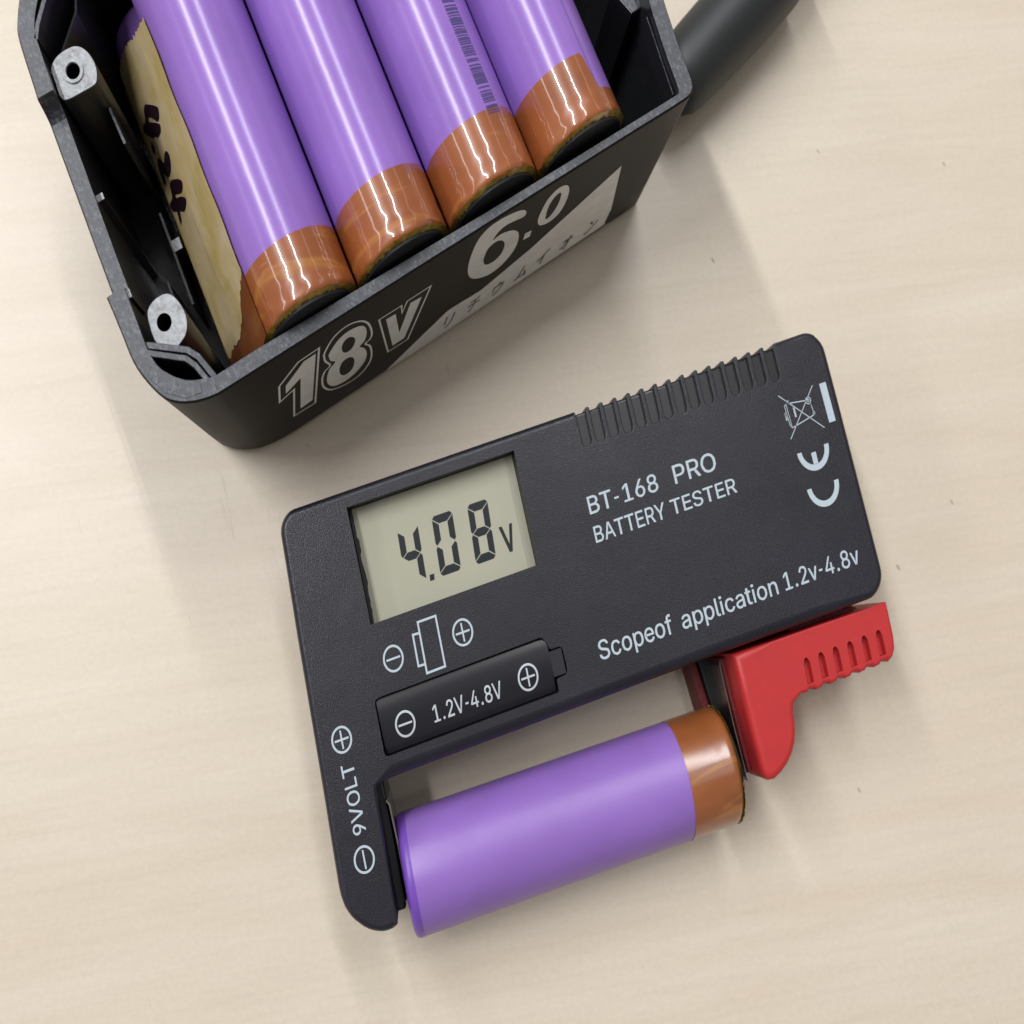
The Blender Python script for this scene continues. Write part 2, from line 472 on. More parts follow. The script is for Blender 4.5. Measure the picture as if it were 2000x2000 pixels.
GLYPHS = {"B":[46,[[6,0,6,51,24,51,27,51,29,50,31,50,33,49,35,48,36,47,37,46,38,44,39,43,39,41,40,39,40,37,40,36,40,34,39,33,39,32,38,31,37,30,37,29,36,29,35,28,34,27,33,27,31,27,31,26,33,26,34,26,35,25,36,25,37,24,38,23,39,22,40,20,41,19,41,17,42,16,42,14,42,12,41,10,41,8,40,7,39,5,38,4,36,3,34,2,32,1,30,0,28,0,25,0],[12,6,24,6,27,6,30,6,31,7,33,8,34,9,35,11,35,12,36,14,35,15,35,16,35,17,34,18,34,19,33,20,32,21,31,22,29,22,28,23,26,23,25,23,12,23],[12,29,24,29,25,29,26,29,28,29,29,30,30,30,31,31,32,32,32,33,33,34,33,35,34,36,34,37,33,39,33,40,32,42,31,43,30,44,28,45,26,45,24,45,12,45]]],"T":[45,[[3,45,3,51,42,51,42,45,26,45,26,0,19,0,19,45]]],"-":[45,[[34,24,34,19,11,19,11,24]]],"1":[45,[[8,0,8,5,39,5,39,0],[28,51,28,0,21,0,21,45,9,36,9,43,20,51]]],"6":[45,[[23,-1,20,-1,18,0,16,1,14,1,12,3,11,4,10,6,8,7,8,9,7,12,6,14,6,16,6,18,7,20,7,22,8,24,9,26,10,28,12,31,14,34,25,51,32,51,15,26,15,27,16,28,17,29,18,30,19,30,20,31,21,31,22,31,23,31,26,31,28,31,30,30,32,29,33,28,35,27,36,26,37,24,38,22,38,20,39,18,39,16,39,13,38,11,38,9,37,7,36,6,34,4,33,3,31,1,29,1,27,0,25,-1],[23,5,24,5,25,5,27,6,28,6,29,7,30,8,31,9,31,10,32,11,32,13,33,14,33,16,33,17,32,19,32,20,31,21,31,22,30,24,29,24,28,25,27,26,25,26,24,26,23,27,21,26,20,26,19,26,17,25,16,24,15,24,15,23,14,21,13,20,13,19,13,17,12,16,13,14,13,13,13,11,14,10,15,9,15,8,16,7,17,6,19,6,20,5,21,5]]],"8":[45,[[23,-1,20,-1,18,0,16,0,14,1,12,2,10,3,9,5,7,6,6,8,6,10,5,12,5,14,5,15,6,17,6,18,7,20,7,21,8,22,9,23,10,24,11,25,13,26,14,26,15,26,15,27,13,27,12,28,10,29,9,31,8,32,8,34,7,36,7,38,7,40,8,42,8,43,9,45,10,46,11,48,13,49,15,50,16,51,18,51,20,51,23,52,25,51,27,51,29,51,31,50,32,49,34,48,35,46,36,45,37,43,38,42,38,40,38,38,38,36,38,34,37,32,36,31,35,29,33,28,32,27,30,27,30,26,31,26,33,26,34,25,35,24,36,23,37,22,38,21,39,20,39,18,40,17,40,15,40,14,40,12,40,10,39,8,38,6,37,5,35,3,34,2,32,1,30,0,27,0,25,-1],[23,5,24,5,26,5,27,6,28,6,30,7,31,7,32,8,32,9,33,10,33,11,34,13,34,14,34,15,33,17,33,18,32,19,31,20,31,21,29,22,28,22,27,23,26,23,24,23,23,24,21,23,20,23,18,23,17,22,16,22,15,21,14,20,13,19,12,18,12,17,12,15,12,14,12,13,12,11,12,10,13,9,14,8,15,7,16,7,17,6,18,6,19,5,21,5],[23,29,24,29,25,29,26,30,27,30,28,31,29,31,30,32,31,33,31,34,32,35,32,36,32,38,32,39,32,40,31,41,31,42,30,43,29,44,28,44,28,45,26,45,25,46,24,46,23,46,21,46,20,46,19,45,18,45,17,44,16,44,15,43,14,42,14,41,14,40,13,39,13,38,13,36,14,35,14,34,14,33,15,32,16,31,17,31,18,30,19,30,20,29,21,29]]],"P":[44,[[6,0,6,51,24,51,26,51,29,50,31,50,33,49,35,48,37,46,38,45,39,43,40,41,40,39,41,37,41,35,41,33,40,30,40,28,39,27,38,25,37,23,35,22,33,21,31,20,29,19,26,19,24,19,11,19,11,24,23,24,25,24,27,25,28,25,30,26,31,26,32,27,33,28,33,29,34,31,34,32,34,33,34,35,34,36,34,38,34,39,33,40,33,41,32,42,31,43,30,44,28,44,27,45,25,45,23,45,12,45,12,0]]],"R":[45,[[6,0,6,51,24,51,26,51,29,50,31,50,33,49,35,48,37,46,38,45,39,43,40,41,40,40,41,37,41,35,41,33,40,31,40,29,39,27,38,25,37,24,35,23,33,22,31,21,29,20,26,20,24,20,10,20,10,26,23,26,25,26,27,26,28,26,30,27,31,27,32,28,33,29,33,30,34,31,34,32,34,34,35,35,34,37,34,38,34,39,33,40,33,42,32,42,31,43,30,44,28,45,27,45,25,45,23,45,12,45,12,0],[35,0,23,23,30,23,43,0]]],"O":[53,[[27,-1,24,0,21,0,18,1,15,2,13,4,10,6,9,9,7,12,6,15,5,18,4,22,4,25,4,29,5,33,6,36,7,39,9,42,10,45,13,47,15,48,18,50,21,51,24,51,27,52,30,51,33,51,36,50,38,48,41,47,43,45,45,42,46,39,48,36,49,33,49,29,49,25,49,22,49,18,48,15,46,12,45,9,43,6,41,4,38,2,36,1,33,0,30,0],[27,5,29,5,31,6,33,7,35,8,37,9,38,10,40,12,41,14,42,17,42,19,43,22,43,25,43,29,42,31,42,34,41,36,40,39,38,40,37,42,35,43,33,44,31,45,29,45,27,46,24,45,22,45,20,44,18,43,17,42,15,40,14,39,13,36,12,34,11,31,10,29,10,25,10,22,11,19,12,17,13,14,14,12,15,10,17,9,18,8,20,7,22,6,24,5]]],"A":[48,[[2,0,20,51,28,51,46,0,40,0,29,30,26,37,23,48,25,48,24,45,23,42,22,39,21,37,19,30,9,0],[11,14,11,20,37,20,37,14]]],"E":[42,[[6,0,6,51,37,51,37,45,12,45,12,29,36,29,36,23,12,23,12,6,38,6,38,0]]],"Y":[47,[[20,0,20,21,2,51,9,51,19,34,22,29,23,28,24,26,24,25,25,23,22,23,23,25,24,26,24,28,25,29,28,34,38,51,46,51,27,21,27,0]]],"S":[45,[[22,-1,20,-1,17,0,15,0,13,1,11,2,9,3,8,4,6,6,5,8,5,10,4,12,4,14,10,14,11,12,11,11,12,10,12,9,13,8,14,7,15,6,17,6,18,5,19,5,21,5,22,5,24,5,26,5,27,6,29,6,30,7,31,7,32,8,33,9,34,10,34,11,34,13,35,14,34,15,34,16,34,17,33,18,32,19,31,20,30,20,28,21,27,21,26,22,24,22,18,24,15,25,13,26,11,27,9,29,7,31,6,33,5,35,5,37,5,39,6,41,6,43,7,45,9,46,10,48,12,49,14,50,16,51,18,51,20,51,23,52,25,51,27,51,30,51,32,50,33,49,35,48,36,46,38,45,39,43,39,42,40,40,40,38,34,38,33,40,33,41,32,43,30,44,29,45,27,45,25,46,22,46,21,46,19,46,18,45,17,45,16,44,15,44,14,43,13,42,12,41,12,40,12,39,12,38,12,36,12,35,12,34,13,33,14,33,15,32,16,31,17,31,21,29,26,28,31,26,32,26,34,25,35,25,36,24,37,23,38,22,39,21,39,20,40,18,40,17,41,16,41,14,41,12,40,10,40,8,39,6,37,5,36,3,34,2,32,1,30,0,28,0,25,-1]]],"c":[40,[[21,-1,18,-1,16,0,14,1,12,2,10,3,8,5,7,6,6,9,5,11,4,13,4,16,3,19,4,22,4,24,5,27,6,29,7,31,8,33,10,35,12,36,14,37,16,38,18,38,21,38,22,38,23,38,25,38,26,38,27,37,28,37,29,36,31,36,31,35,32,34,33,33,34,32,35,31,35,30,36,29,36,28,30,26,30,27,30,28,29,28,29,29,27,31,26,32,25,32,24,32,23,33,22,33,21,33,19,33,17,32,16,32,15,31,13,30,12,29,12,27,11,26,10,24,10,22,10,21,10,19,10,17,10,15,10,13,11,12,12,10,12,9,13,8,15,7,16,6,17,5,19,5,21,5,22,5,23,5,24,5,25,5,26,6,27,7,28,7,28,8,29,8,29,9,30,10,30,11,30,12,36,10,36,9,35,8,35,7,34,6,33,5,33,4,32,3,31,2,30,1,28,1,27,0,26,0,25,0,23,-1,22,-1]]],"o":[42,[[21,-1,18,-1,16,0,14,1,12,2,10,3,8,5,7,6,6,9,5,11,4,13,4,16,3,19,4,22,4,24,5,27,6,29,7,31,8,33,10,35,12,36,14,37,16,38,18,38,21,38,23,38,26,38,28,37,30,36,32,35,33,33,35,31,36,29,37,27,38,24,38,22,38,19,38,16,38,13,37,11,36,9,35,6,33,5,32,3,30,2,28,1,26,0,23,-1],[21,5,23,5,24,5,26,6,27,7,28,8,29,9,30,10,31,12,31,13,32,15,32,17,32,19,32,21,32,22,31,24,31,26,30,27,29,29,28,30,27,31,26,32,24,32,23,33,21,33,19,33,17,32,16,32,15,31,13,30,12,29,12,27,11,26,10,24,10,22,10,21,10,19,10,17,10,15,10,13,11,12,12,10,12,9,13,8,15,7,16,6,17,5,19,5]]],"p":[42,[[5,-14,5,38,11,38,11,32,12,32,14,35,15,36,16,37,17,37,18,38,20,38,21,38,23,38,25,38,27,38,29,37,31,36,33,35,35,33,36,31,37,29,38,27,39,24,39,22,39,19,39,16,39,13,38,11,37,8,36,6,35,5,33,3,31,2,29,1,27,0,25,-1,23,-1,21,-1,20,-1,18,0,17,0,16,1,15,2,14,2,14,3,12,6,11,6,11,-14],[22,5,24,5,25,5,27,6,28,7,29,8,30,9,31,10,32,12,32,13,33,15,33,17,33,19,33,21,33,23,32,24,32,26,31,28,30,29,29,30,28,31,27,32,25,33,24,33,22,33,20,33,19,33,17,32,16,31,15,30,14,29,13,28,12,26,12,25,12,23,11,21,11,19,11,17,12,15,12,13,13,12,13,10,14,9,15,7,16,6,17,6,19,5,20,5]]],"e":[40,[[21,-1,19,-1,16,0,14,1,12,2,10,3,8,5,7,6,6,8,5,11,4,13,4,16,3,19,4,22,4,24,5,27,6,29,7,31,8,33,10,35,12,36,14,37,16,38,18,38,21,38,22,38,24,38,25,38,27,37,28,37,29,36,31,35,32,34,33,33,34,31,35,30,36,28,36,26,37,24,37,22,37,19,37,17,7,17,7,22,34,22,31,20,31,22,31,24,30,25,30,27,29,28,28,29,27,30,26,31,25,32,24,33,22,33,21,33,19,33,17,33,16,32,15,31,13,30,12,29,12,28,11,27,10,26,10,24,10,23,10,21,10,18,10,16,10,14,10,12,11,11,12,9,13,8,14,7,15,6,16,5,18,5,20,5,21,5,22,5,23,5,24,5,25,5,26,6,27,6,28,7,29,7,29,8,30,9,30,10,31,11,36,9,36,8,35,6,34,5,34,4,32,3,31,2,30,1,28,0,27,0,25,-1,23,-1]]],"f":[25,[[23,38,23,33,1,33,1,38],[8,0,8,43,8,45,8,46,9,47,10,49,10,50,11,50,12,51,14,52,15,52,16,53,17,53,19,53,22,53,24,52,23,47,21,47,19,47,18,47,17,47,16,47,15,46,15,45,14,44,14,43,14,42,14,0]]],"a":[39,[[16,-1,14,-1,13,-1,11,0,9,0,8,1,7,2,6,3,5,4,4,6,3,7,3,9,3,11,3,12,3,14,4,15,4,16,5,17,6,18,7,19,8,19,9,20,10,20,11,21,13,21,18,22,23,23,24,23,25,23,26,23,27,23,27,24,27,25,28,25,28,26,27,27,27,28,27,29,27,30,26,30,26,31,25,32,24,32,23,33,22,33,21,33,20,33,18,33,17,33,16,33,15,32,14,32,13,31,12,31,12,30,11,29,10,28,10,27,4,29,5,31,6,32,7,33,8,35,9,36,10,36,12,37,13,38,15,38,16,38,18,38,19,38,20,38,22,38,23,38,24,38,25,38,26,37,27,37,29,36,30,35,31,34,31,33,32,32,33,31,33,29,34,27,34,25,34,0,28,0,28,5,27,5,26,4,26,3,25,2,24,2,24,1,23,1,22,0,20,0,19,-1,18,-1],[17,5,19,5,20,5,22,5,23,6,24,7,25,7,26,8,26,9,27,10,27,11,27,13,28,14,28,19,26,18,23,18,20,17,18,17,16,17,15,16,14,16,13,16,13,15,12,15,11,15,10,14,10,13,9,12,9,10,9,9,10,8,10,7,11,7,11,6,12,6,13,5,14,5,15,5,16,5]]],"l":[19,[[14,0,12,0,10,0,9,1,7,2,6,3,6,5,5,6,5,8,5,51,11,51,11,10,11,9,12,8,12,7,12,6,13,5,14,5,15,5,16,5,17,5,18,0,16,0]]],"i":[17,[[5,0,5,38,11,38,11,0],[8,44,7,45,6,45,5,45,5,46,4,47,4,48,4,49,4,50,5,51,6,52,7,52,8,52,9,52,10,52,11,52,11,51,12,51,12,50,13,49,13,48,12,47,12,46,11,45,10,45,9,44]]],"t":[23,[[20,38,20,33,1,33,1,38],[6,47,13,47,13,10,13,9,13,8,13,7,14,6,15,5,16,5,17,5,19,5,20,5,21,0,19,0,17,0,15,0,12,0,11,1,9,2,8,4,7,5,7,7,6,9]]],"n":[41,[[11,23,11,0,5,0,5,38,11,38,11,29,10,29,11,31,12,33,14,35,15,36,17,37,19,38,21,38,23,38,25,38,26,38,28,38,29,37,31,36,32,35,33,34,34,32,35,30,35,28,36,26,36,24,36,0,30,0,30,24,29,26,29,27,28,29,27,30,26,32,25,32,23,33,21,33,20,33,18,33,17,32,16,32,15,31,14,30,13,29,13,28,12,27,12,26,11,24]]],".":[19,[[9,0,8,0,7,0,6,1,6,2,5,2,5,3,5,4,5,5,5,6,6,7,7,8,8,8,9,9,10,9,11,8,12,8,13,7,14,6,14,5,14,4,14,3,14,2,13,2,13,1,12,0,11,0,10,0]]],"2":[45,[[6,0,6,5,23,23,25,24,26,26,27,27,28,28,29,29,30,31,31,32,31,33,31,34,32,35,32,36,32,37,32,38,32,40,31,41,31,42,30,43,29,44,28,44,27,45,26,45,25,46,24,46,22,46,21,46,20,46,18,45,17,45,16,44,15,43,15,42,14,41,13,40,13,39,13,38,13,36,7,36,7,38,7,40,8,42,9,44,10,46,11,47,13,49,14,50,16,50,18,51,20,51,22,52,25,51,27,51,29,50,31,50,32,49,34,47,35,46,36,45,37,43,38,41,38,39,38,37,38,36,38,34,38,33,37,32,36,30,36,29,35,27,34,26,32,24,31,22,29,20,27,18,15,6,39,6,39,0]]],"v":[39,[[16,0,2,38,8,38,17,16,17,14,18,12,18,10,19,9,21,2,18,2,20,9,21,10,21,12,22,14,22,16,30,38,37,38,23,0]]],"4":[45,[[4,11,4,16,25,51,31,51,11,17,11,16,41,16,41,11],[28,0,28,12,28,15,28,32,34,32,34,0]]],"V":[48,[[20,0,2,51,8,51,19,21,22,14,25,3,23,3,24,6,25,9,26,12,27,14,29,21,39,51,46,51,28,0]]],"9":[45,[[23,52,25,51,27,51,29,50,31,49,33,48,34,47,36,45,37,43,38,41,38,39,39,37,39,35,39,33,38,31,38,29,37,27,36,25,35,22,33,20,32,17,20,0,13,0,30,25,31,25,30,24,30,23,29,23,29,22,28,22,27,21,26,20,25,20,24,20,23,20,22,19,20,20,17,20,16,21,14,21,12,22,11,24,9,25,8,27,7,29,7,31,6,33,6,35,6,37,7,40,8,42,8,44,10,45,11,47,13,48,14,49,16,50,18,51,20,51],[23,46,21,46,20,46,19,45,17,45,16,44,15,43,15,42,14,41,13,39,13,38,13,37,13,35,13,34,13,32,13,31,14,30,15,28,15,27,16,26,17,26,19,25,20,25,21,24,23,24,24,24,25,25,27,25,28,26,29,26,30,27,31,28,31,29,32,31,32,32,33,34,33,35,33,37,32,38,32,39,31,41,31,42,30,43,29,44,28,45,27,45,25,46,24,46]]],"L":[39,[[6,0,6,51,12,51,12,6,36,6,36,0]]]}

BOLD = 0.75
def print_text(txt, rot=0):
    """plain sans-serif letters from outlines: advance, closed loops"""
    gs = []; x = 0.0; lay = 0
    for ch in txt:
        adv, loops = GLYPHS[ch]
        kx = .62 if ch == '-' else 1
        if ch == '-': adv = 30
        if ch == '.': adv = 26
        L = [[(q[i] * kx + (4 if ch == '.' else 0), q[i + 1]) for i in range(0, len(q), 2)] for q in loops]
        L.sort(key=lambda q: -abs(area2(q)))
        outers = []
        for q in L:
            px, py = q[0]
            home = None
            for o_ in outers:
                if abs(area2(o_[0])) > abs(area2(q)):
                    xs = [a_[0] for a_ in o_[0]]; ys = [a_[1] for a_ in o_[0]]
                    if min(xs) <= px <= max(xs) and min(ys) <= py <= max(ys) and area2(o_[0]) * area2(q) < 0: home = o_; break
            if home: home.append(q)
            else: outers.append([q])
        for o_ in outers:
            if ch in 'PR': o_ = [[(12.3 if (a_[0] in (10, 11) and a_[1] in (19, 20, 24, 26)) else a_[0], a_[1]) for a_ in l] for l in o_]
            V_, F_ = cap(o_, 0); lay += 1
            for kk, (ex, ey) in enumerate(((-BOLD, 0), (BOLD, 0), (0, BOLD * .7), (0, -BOLD * .7))):
                gs.append(([(a_[0] + x + ex, a_[1] + ey, (lay % 3) * .032 + kk * .008) for a_ in V_], F_))
        x += adv
    V_, F_ = join(*gs)
    if rot: V_ = [(a_[0] * math.cos(rot) - a_[1] * math.sin(rot), a_[0] * math.sin(rot) + a_[1] * math.cos(rot), a_[2]) for a_ in V_]
    return V_, F_

def fit(g, x0, x1, y0, y1, z):
    V, F = g
    ax, bx = min(p[0] for p in V), max(p[0] for p in V); ay, by = min(p[1] for p in V), max(p[1] for p in V)
    return [(x0 + (p[0] - ax) / (bx - ax) * (x1 - x0), y0 + (p[1] - ay) / (by - ay) * (y1 - y0), z) for p in V], F

# ================================================================== TABLE
F0 = Frame(0, 0, 0)
tb = obj('table_top', box(-700, -500, -22, 800, 600, 0), m_table, fr=F0)
tb['kind'] = 'structure'; tb['label'] = 'pale birch laminate work table top'

# ================================================================== BATTERY TESTER
FT = Frame(-26.685, 19.918, math.radians(13.887))
def U(u, v): return (u, -v)          # v runs down the face
tester = thing('battery_tester', 'flat black handheld battery tester with screen reading 4.08 and a red slider', 'battery tester', FT)

TOP = 20.0
ol = []
ol += [U(*q) for q in arc(3.55, 3.5, 3.5, 180, 270, 10)]          # top-left corner (v down: angles mirrored below)
ol += [U(12, -.05), U(30, -.12), U(45, -.18), U(60.3, -.22), U(60.75, -.1), U(60.9, .3)]
for i in range(15):
    uc = 61.95 + 2.912 * i
    ol += [U(uc - 1.0, .42), U(uc - 1.0, 4.7)] + [U(uc - 1.0 * math.cos(math.radians(q)), 4.7 + .98 * math.sin(math.radians(q))) for q in range(20, 180, 20)] + [U(uc + 1.0, 4.7), U(uc + 1.0, .42)]
    if i < 14: ol += [U(uc + 1.0, .2), U(uc + 1.03, -.02), U(uc + 1.14, -.16), U(uc + 1.3, -.22), U(uc + 1.61, -.22), U(uc + 1.77, -.16), U(uc + 1.88, -.02), U(uc + 1.91, .2)]
ol += [U(103.85, .1), U(104.1, -.2), U(104.5, -.32)]
ol += [U(*q) for q in arc(110.6, 3.7, 4.05, 270, 360, 10)]
ol += [U(114.75, 12), U(114.8, 25)]
ol += [U(*q) for q in arc(110.75, 38.3, 4.1, 0, 90, 10)]
ol += [U(100, 42.45), U(80, 42.25), U(60, 42.2), U(40, 42.2), U(25, 42.15), U(12, 42.1), U(9.0, 42.1), U(8.45, 42.3), U(8.3, 42.9)]
ol += [U(8.15, 48), U(7.95, 54), U(7.75, 59.6), U(7.75, 61.1), U(7.6, 61.6), U(7.2, 61.9), U(6.5, 62.05), U(5.6, 62.05), U(4.8, 61.95)]
ol += [U(*q) for q in ((4.1, 61.75), (3.2, 61.4), (2.3, 60.92), (1.5, 60.35), (.8, 59.7), (.15, 59.05), (-.4, 58.35), (-.85, 57.65), (-1.2, 56.9), (-1.42, 56.15), (-1.56, 55.4), (-1.64, 54.5), (-1.66, 53.5))]
ol += [U(-1.5, 49), U(-1.15, 40), U(-.85, 30), U(-.5, 18), U(-.1, 8)]
def bev_t(p):
    u, v = p[0], -p[1]
    if v < 6.5 and 60.7 < u < 104.2: return .16
    if v > 41.5 and u > 9.5 and u < 108: return 1.9
    if u > 7.5 and u < 9.6 and v > 42: return .35
    if v > 58 and u < 7.5: return 1.0
    if 104.2 <= u < 113 and v < 2: return .8
    return 1.1
win = [U(13.32, 2.5), U(47.3, 2.5), U(47.25, 20.12), U(13.42, 20.15)]
def rounded(poly, r, n=4):
    out = []; m_ = len(poly)
    for i in range(m_):
        a_, b_, c_ = Vector(poly[i - 1]), Vector(poly[i]), Vector(poly[(i + 1) % m_])
        rr = r[i] if isinstance(r, (list, tuple)) else r
        if rr <= 0: out.append(tuple(b_)); continue
        p0 = b_ + (a_ - b_).normalized() * rr; p1 = b_ + (c_ - b_).normalized() * rr
        for k in range(n + 1):
            t = k / n; q = (1 - t) ** 2 * p0 + 2 * t * (1 - t) * b_ + t * t * p1; out.append((q.x, q.y))
    return out
cover_pts = [U(11.35, 30.55), U(45.3, 30.45), U(45.9, 32.65), U(48.35, 32.65), U(48.4, 36.9), U(46.0, 37.0), U(45.95, 39.0), U(11.25, 39.0)]
cover_hole = rounded(cover_pts, [.9, 1.2, .5, .9, .9, .4, .5, .9])
slots = []
for i in range(15):
    uc = 61.95 + 2.912 * i
    s_ = [U(uc - 1.0, 1.0), U(uc + 1.0, 1.0)] + [U(uc + 1.0, 4.7)] + [U(uc + 1.0 * math.cos(math.radians(q)), 4.7 + .98 * math.sin(math.radians(q))) for q in range(15, 180, 15)] + [U(uc - 1.0, 4.7)]
    slots.append(s_)
house = slab(ol, 0.0, TOP, bev_t, 6, holes=[win, cover_hole])
wells = [well(win, TOP, 16.4)]
obj('housing', house, m_house, tester, FT, smooth=True, sharp=40)
obj('screen_recess', well(win, TOP, 16.2), m_bezel, tester, FT)
obj('cover_recess', well(cover_hole, TOP, 17.2), m_bezel, tester, FT)
obj('grip_panel', slab([U(60.6, .22), U(104.3, .22), U(104.3, 6.4), U(60.6, 6.4)], 1.0, TOP - .7, .5, 4), m_rib, tester, FT, smooth=True, sharp=40)

# battery cover: smooth, gently barrel-shaped
cv = inset(ccw(cover_hole), .22)
def cvz(x, y):
    v = -y
    return 19.78 - 1.25 * max(0, (v - 33.0) / 6.0) ** 2 - .5 * max(0, (32.5 - v) / 2.2) ** 2
g = []
NV = 14
us = sorted(set([min(p[0] for p in cv), 11.9] + [12 + 2.2 * k for k in range(16)] + [45.6, max(p[0] for p in cv)]))
# main barrel as a clean grid, tab as a second grid
def gridpatch(u0, u1, v0, v1, nu, nv, zf):
    V = [(u0 + (u1 - u0) * i / nu, -(v0 + (v1 - v0) * j / nv), 0) for j in range(nv + 1) for i in range(nu + 1)]
    V = [(x, y, zf(x, y)) for x, y, _ in V]
    F = [(j * (nu + 1) + i, j * (nu + 1) + i + 1, (j + 1) * (nu + 1) + i + 1, (j + 1) * (nu + 1) + i) for j in range(nv) for i in range(nu)]
    return V, F
g.append(gridpatch(11.6, 45.6, 30.78, 38.75, 20, 16, cvz))
g.append(gridpatch(45.62, 48.12, 32.92, 36.7, 3, 8, lambda x, y: 19.6))
g.append(band([(11.6, -30.78), (45.6, -30.78), (45.6, -38.75), (11.6, -38.75)], 17.3, [(11.6, -30.78), (45.6, -30.78), (45.6, -38.75), (11.6, -38.75)], cvz))
g.append(band([(45.62, -32.92), (48.12, -32.92), (48.12, -36.7), (45.62, -36.7)], 17.3, [(45.62, -32.92), (48.12, -32.92), (48.12, -36.7), (45.62, -36.7)], 19.6))
obj('battery_cover', join(*g), m_smooth, tester, FT, smooth=True, sharp=35)

# lcd
lcd = obj('lcd_screen', box(13.95, -20.1, 16.3, 47.2, -2.6, 16.9), m_lcd, tester, FT)
obj('screen_edge_band', box(45.55, -20.08, 16.905, 46.35, -2.62, 16.93), m_lcd2, lcd, FT)
gl = [U(13.5, 2.55)] + [U(14.02 + .18 * random.random() + (.25 if 7 < q < 9 or 12 < q < 14 else 0), q) for q in [2.6 + .7 * k for k in range(25)]] + [U(14.0, 20.1), U(13.5, 20.1)]
obj('screen_gasket', plate([[gl]], 16.5, 17.15), m_bezel, tester, FT)
def seg_shapes(which, x0, top, bot, wd, lean):
    """7-segment digit; which letters a..g"""
    t = 1.26; mid = (top + bot) / 2; c_ = .55; gp = .07
    def P(x, y): return U(x0 + x + lean * (1 - (y - top) / (bot - top)), y)
    S = {
        'a': [P(.5, top), P(wd - .5, top), P(wd - .05, top + .42), P(wd - t - .02, top + t), P(t + .02, top + t), P(.05, top + .42)],
        'd': [P(.5, bot), P(wd - .5, bot), P(wd - .05, bot - .42), P(wd - t - .02, bot - t), P(t + .02, bot - t), P(.05, bot - .42)],
        'g': [P(.35 + gp, mid), P(t + gp, mid - t / 2), P(wd - t - gp, mid - t / 2), P(wd - .35 - gp, mid), P(wd - t - gp, mid + t / 2), P(t + gp, mid + t / 2)],
        'f': [P(0, top + .5 + gp), P(t - gp, top + t + .18), P(t - gp, mid - t / 2 - .12), P(.3, mid - gp - .02), P(0, mid - .45)],
        'e': [P(0, bot - .5 - gp), P(t - gp, bot - t - .18), P(t - gp, mid + t / 2 + .12), P(.3, mid + gp + .02), P(0, mid + .45)],
        'b': [P(wd, top + .5 + gp), P(wd - t + gp, top + t + .18), P(wd - t + gp, mid - t / 2 - .12), P(wd - .3, mid - gp - .02), P(wd, mid - .45)],
        'c': [P(wd, bot - .5 - gp), P(wd - t + gp, bot - t - .18), P(wd - t + gp, mid + t / 2 + .12), P(wd - .3, mid + gp + .02), P(wd, mid + .45)]}
    return [[S[k]] for k in which]
def fourb(x0):   # the 4 with its pointed free ends
    s_ = seg_shapes('fgbc', x0, 7.72, 16.78, 4.15, .45)
    return s_
obj('digit', plate(fourb(21.45), 16.91, 16.95), m_seg, lcd, FT, label='screen digit 4')
obj('digit', plate(seg_shapes('abcdef', 28.45, 7.68, 16.75, 4.2, .55), 16.91, 16.95), m_seg, lcd, FT, label='screen digit 0')
obj('digit', plate(seg_shapes('abcdefg', 35.7, 7.78, 16.85, 4.15, .65), 16.91, 16.95), m_seg, lcd, FT, label='screen digit 8')
obj('decimal_point', plate([[[U(26.35, 15.95), U(27.25, 15.95), U(27.15, 16.85), U(26.25, 16.85)]]], 16.91, 16.95), m_seg, lcd, FT)
obj('unit_letter', plate([[[U(41.55, 12.6), U(42.2, 12.6), U(43.05, 15.6), U(43.75, 12.6), U(44.35, 12.6), U(43.35, 16.75), U(42.75, 16.75)]]], 16.91, 16.95), m_seg, lcd, FT, label='screen letter V')

# printed lettering
ZT = TOP + .03
def letters(s, u0, u1, v0, v1, nm='lettering', rot=0, mat=None, z=ZT, weight=.01, label=None):
    t_ = print_text(s, rot)
    g_ = fit(t_, u0, u1, -v1, -v0, 0)
    g_ = ([(q[0], q[1], (z(q[0], q[1]) + .05 if callable(z) else z) + t_[0][k][2]) for k, q in enumerate(g_[0])], g_[1])
    return obj(nm, g_, mat or m_prt, tester, FT, merge=False, label=label)
letters('BT-168', 59.3, 73.9, 12.9, 15.72, label='white print reading BT-168')
letters('PRO', 77.4, 86.4, 12.72, 15.68, label='white print reading PRO')
letters('BATTERY', 59.25, 74.2, 17.55, 20.05, label='white print reading BATTERY')
letters('TESTER', 75.35, 89.35, 17.6, 20.0, label='white print reading TESTER')
letters('Scopeof', 55.1, 70.3, 33.8, 37.55, label='white print reading Scopeof')
letters('application', 72.3, 92.7, 33.95, 37.5, label='white print reading application')
letters('1.2v-4.8v', 94.2, 110.5, 33.95, 36.75, label='white print reading 1.2v-4.8v')
letters('1.2V-4.8V', 21.6, 35.3, 34.3, 36.9, mat=m_prtw, z=cvz, label='white print on the cover reading 1.2V-4.8V')
letters('9VOLT', 2.85, 5.35, 37.95, 47.95, rot=PI / 2, label='white print reading 9VOLT')
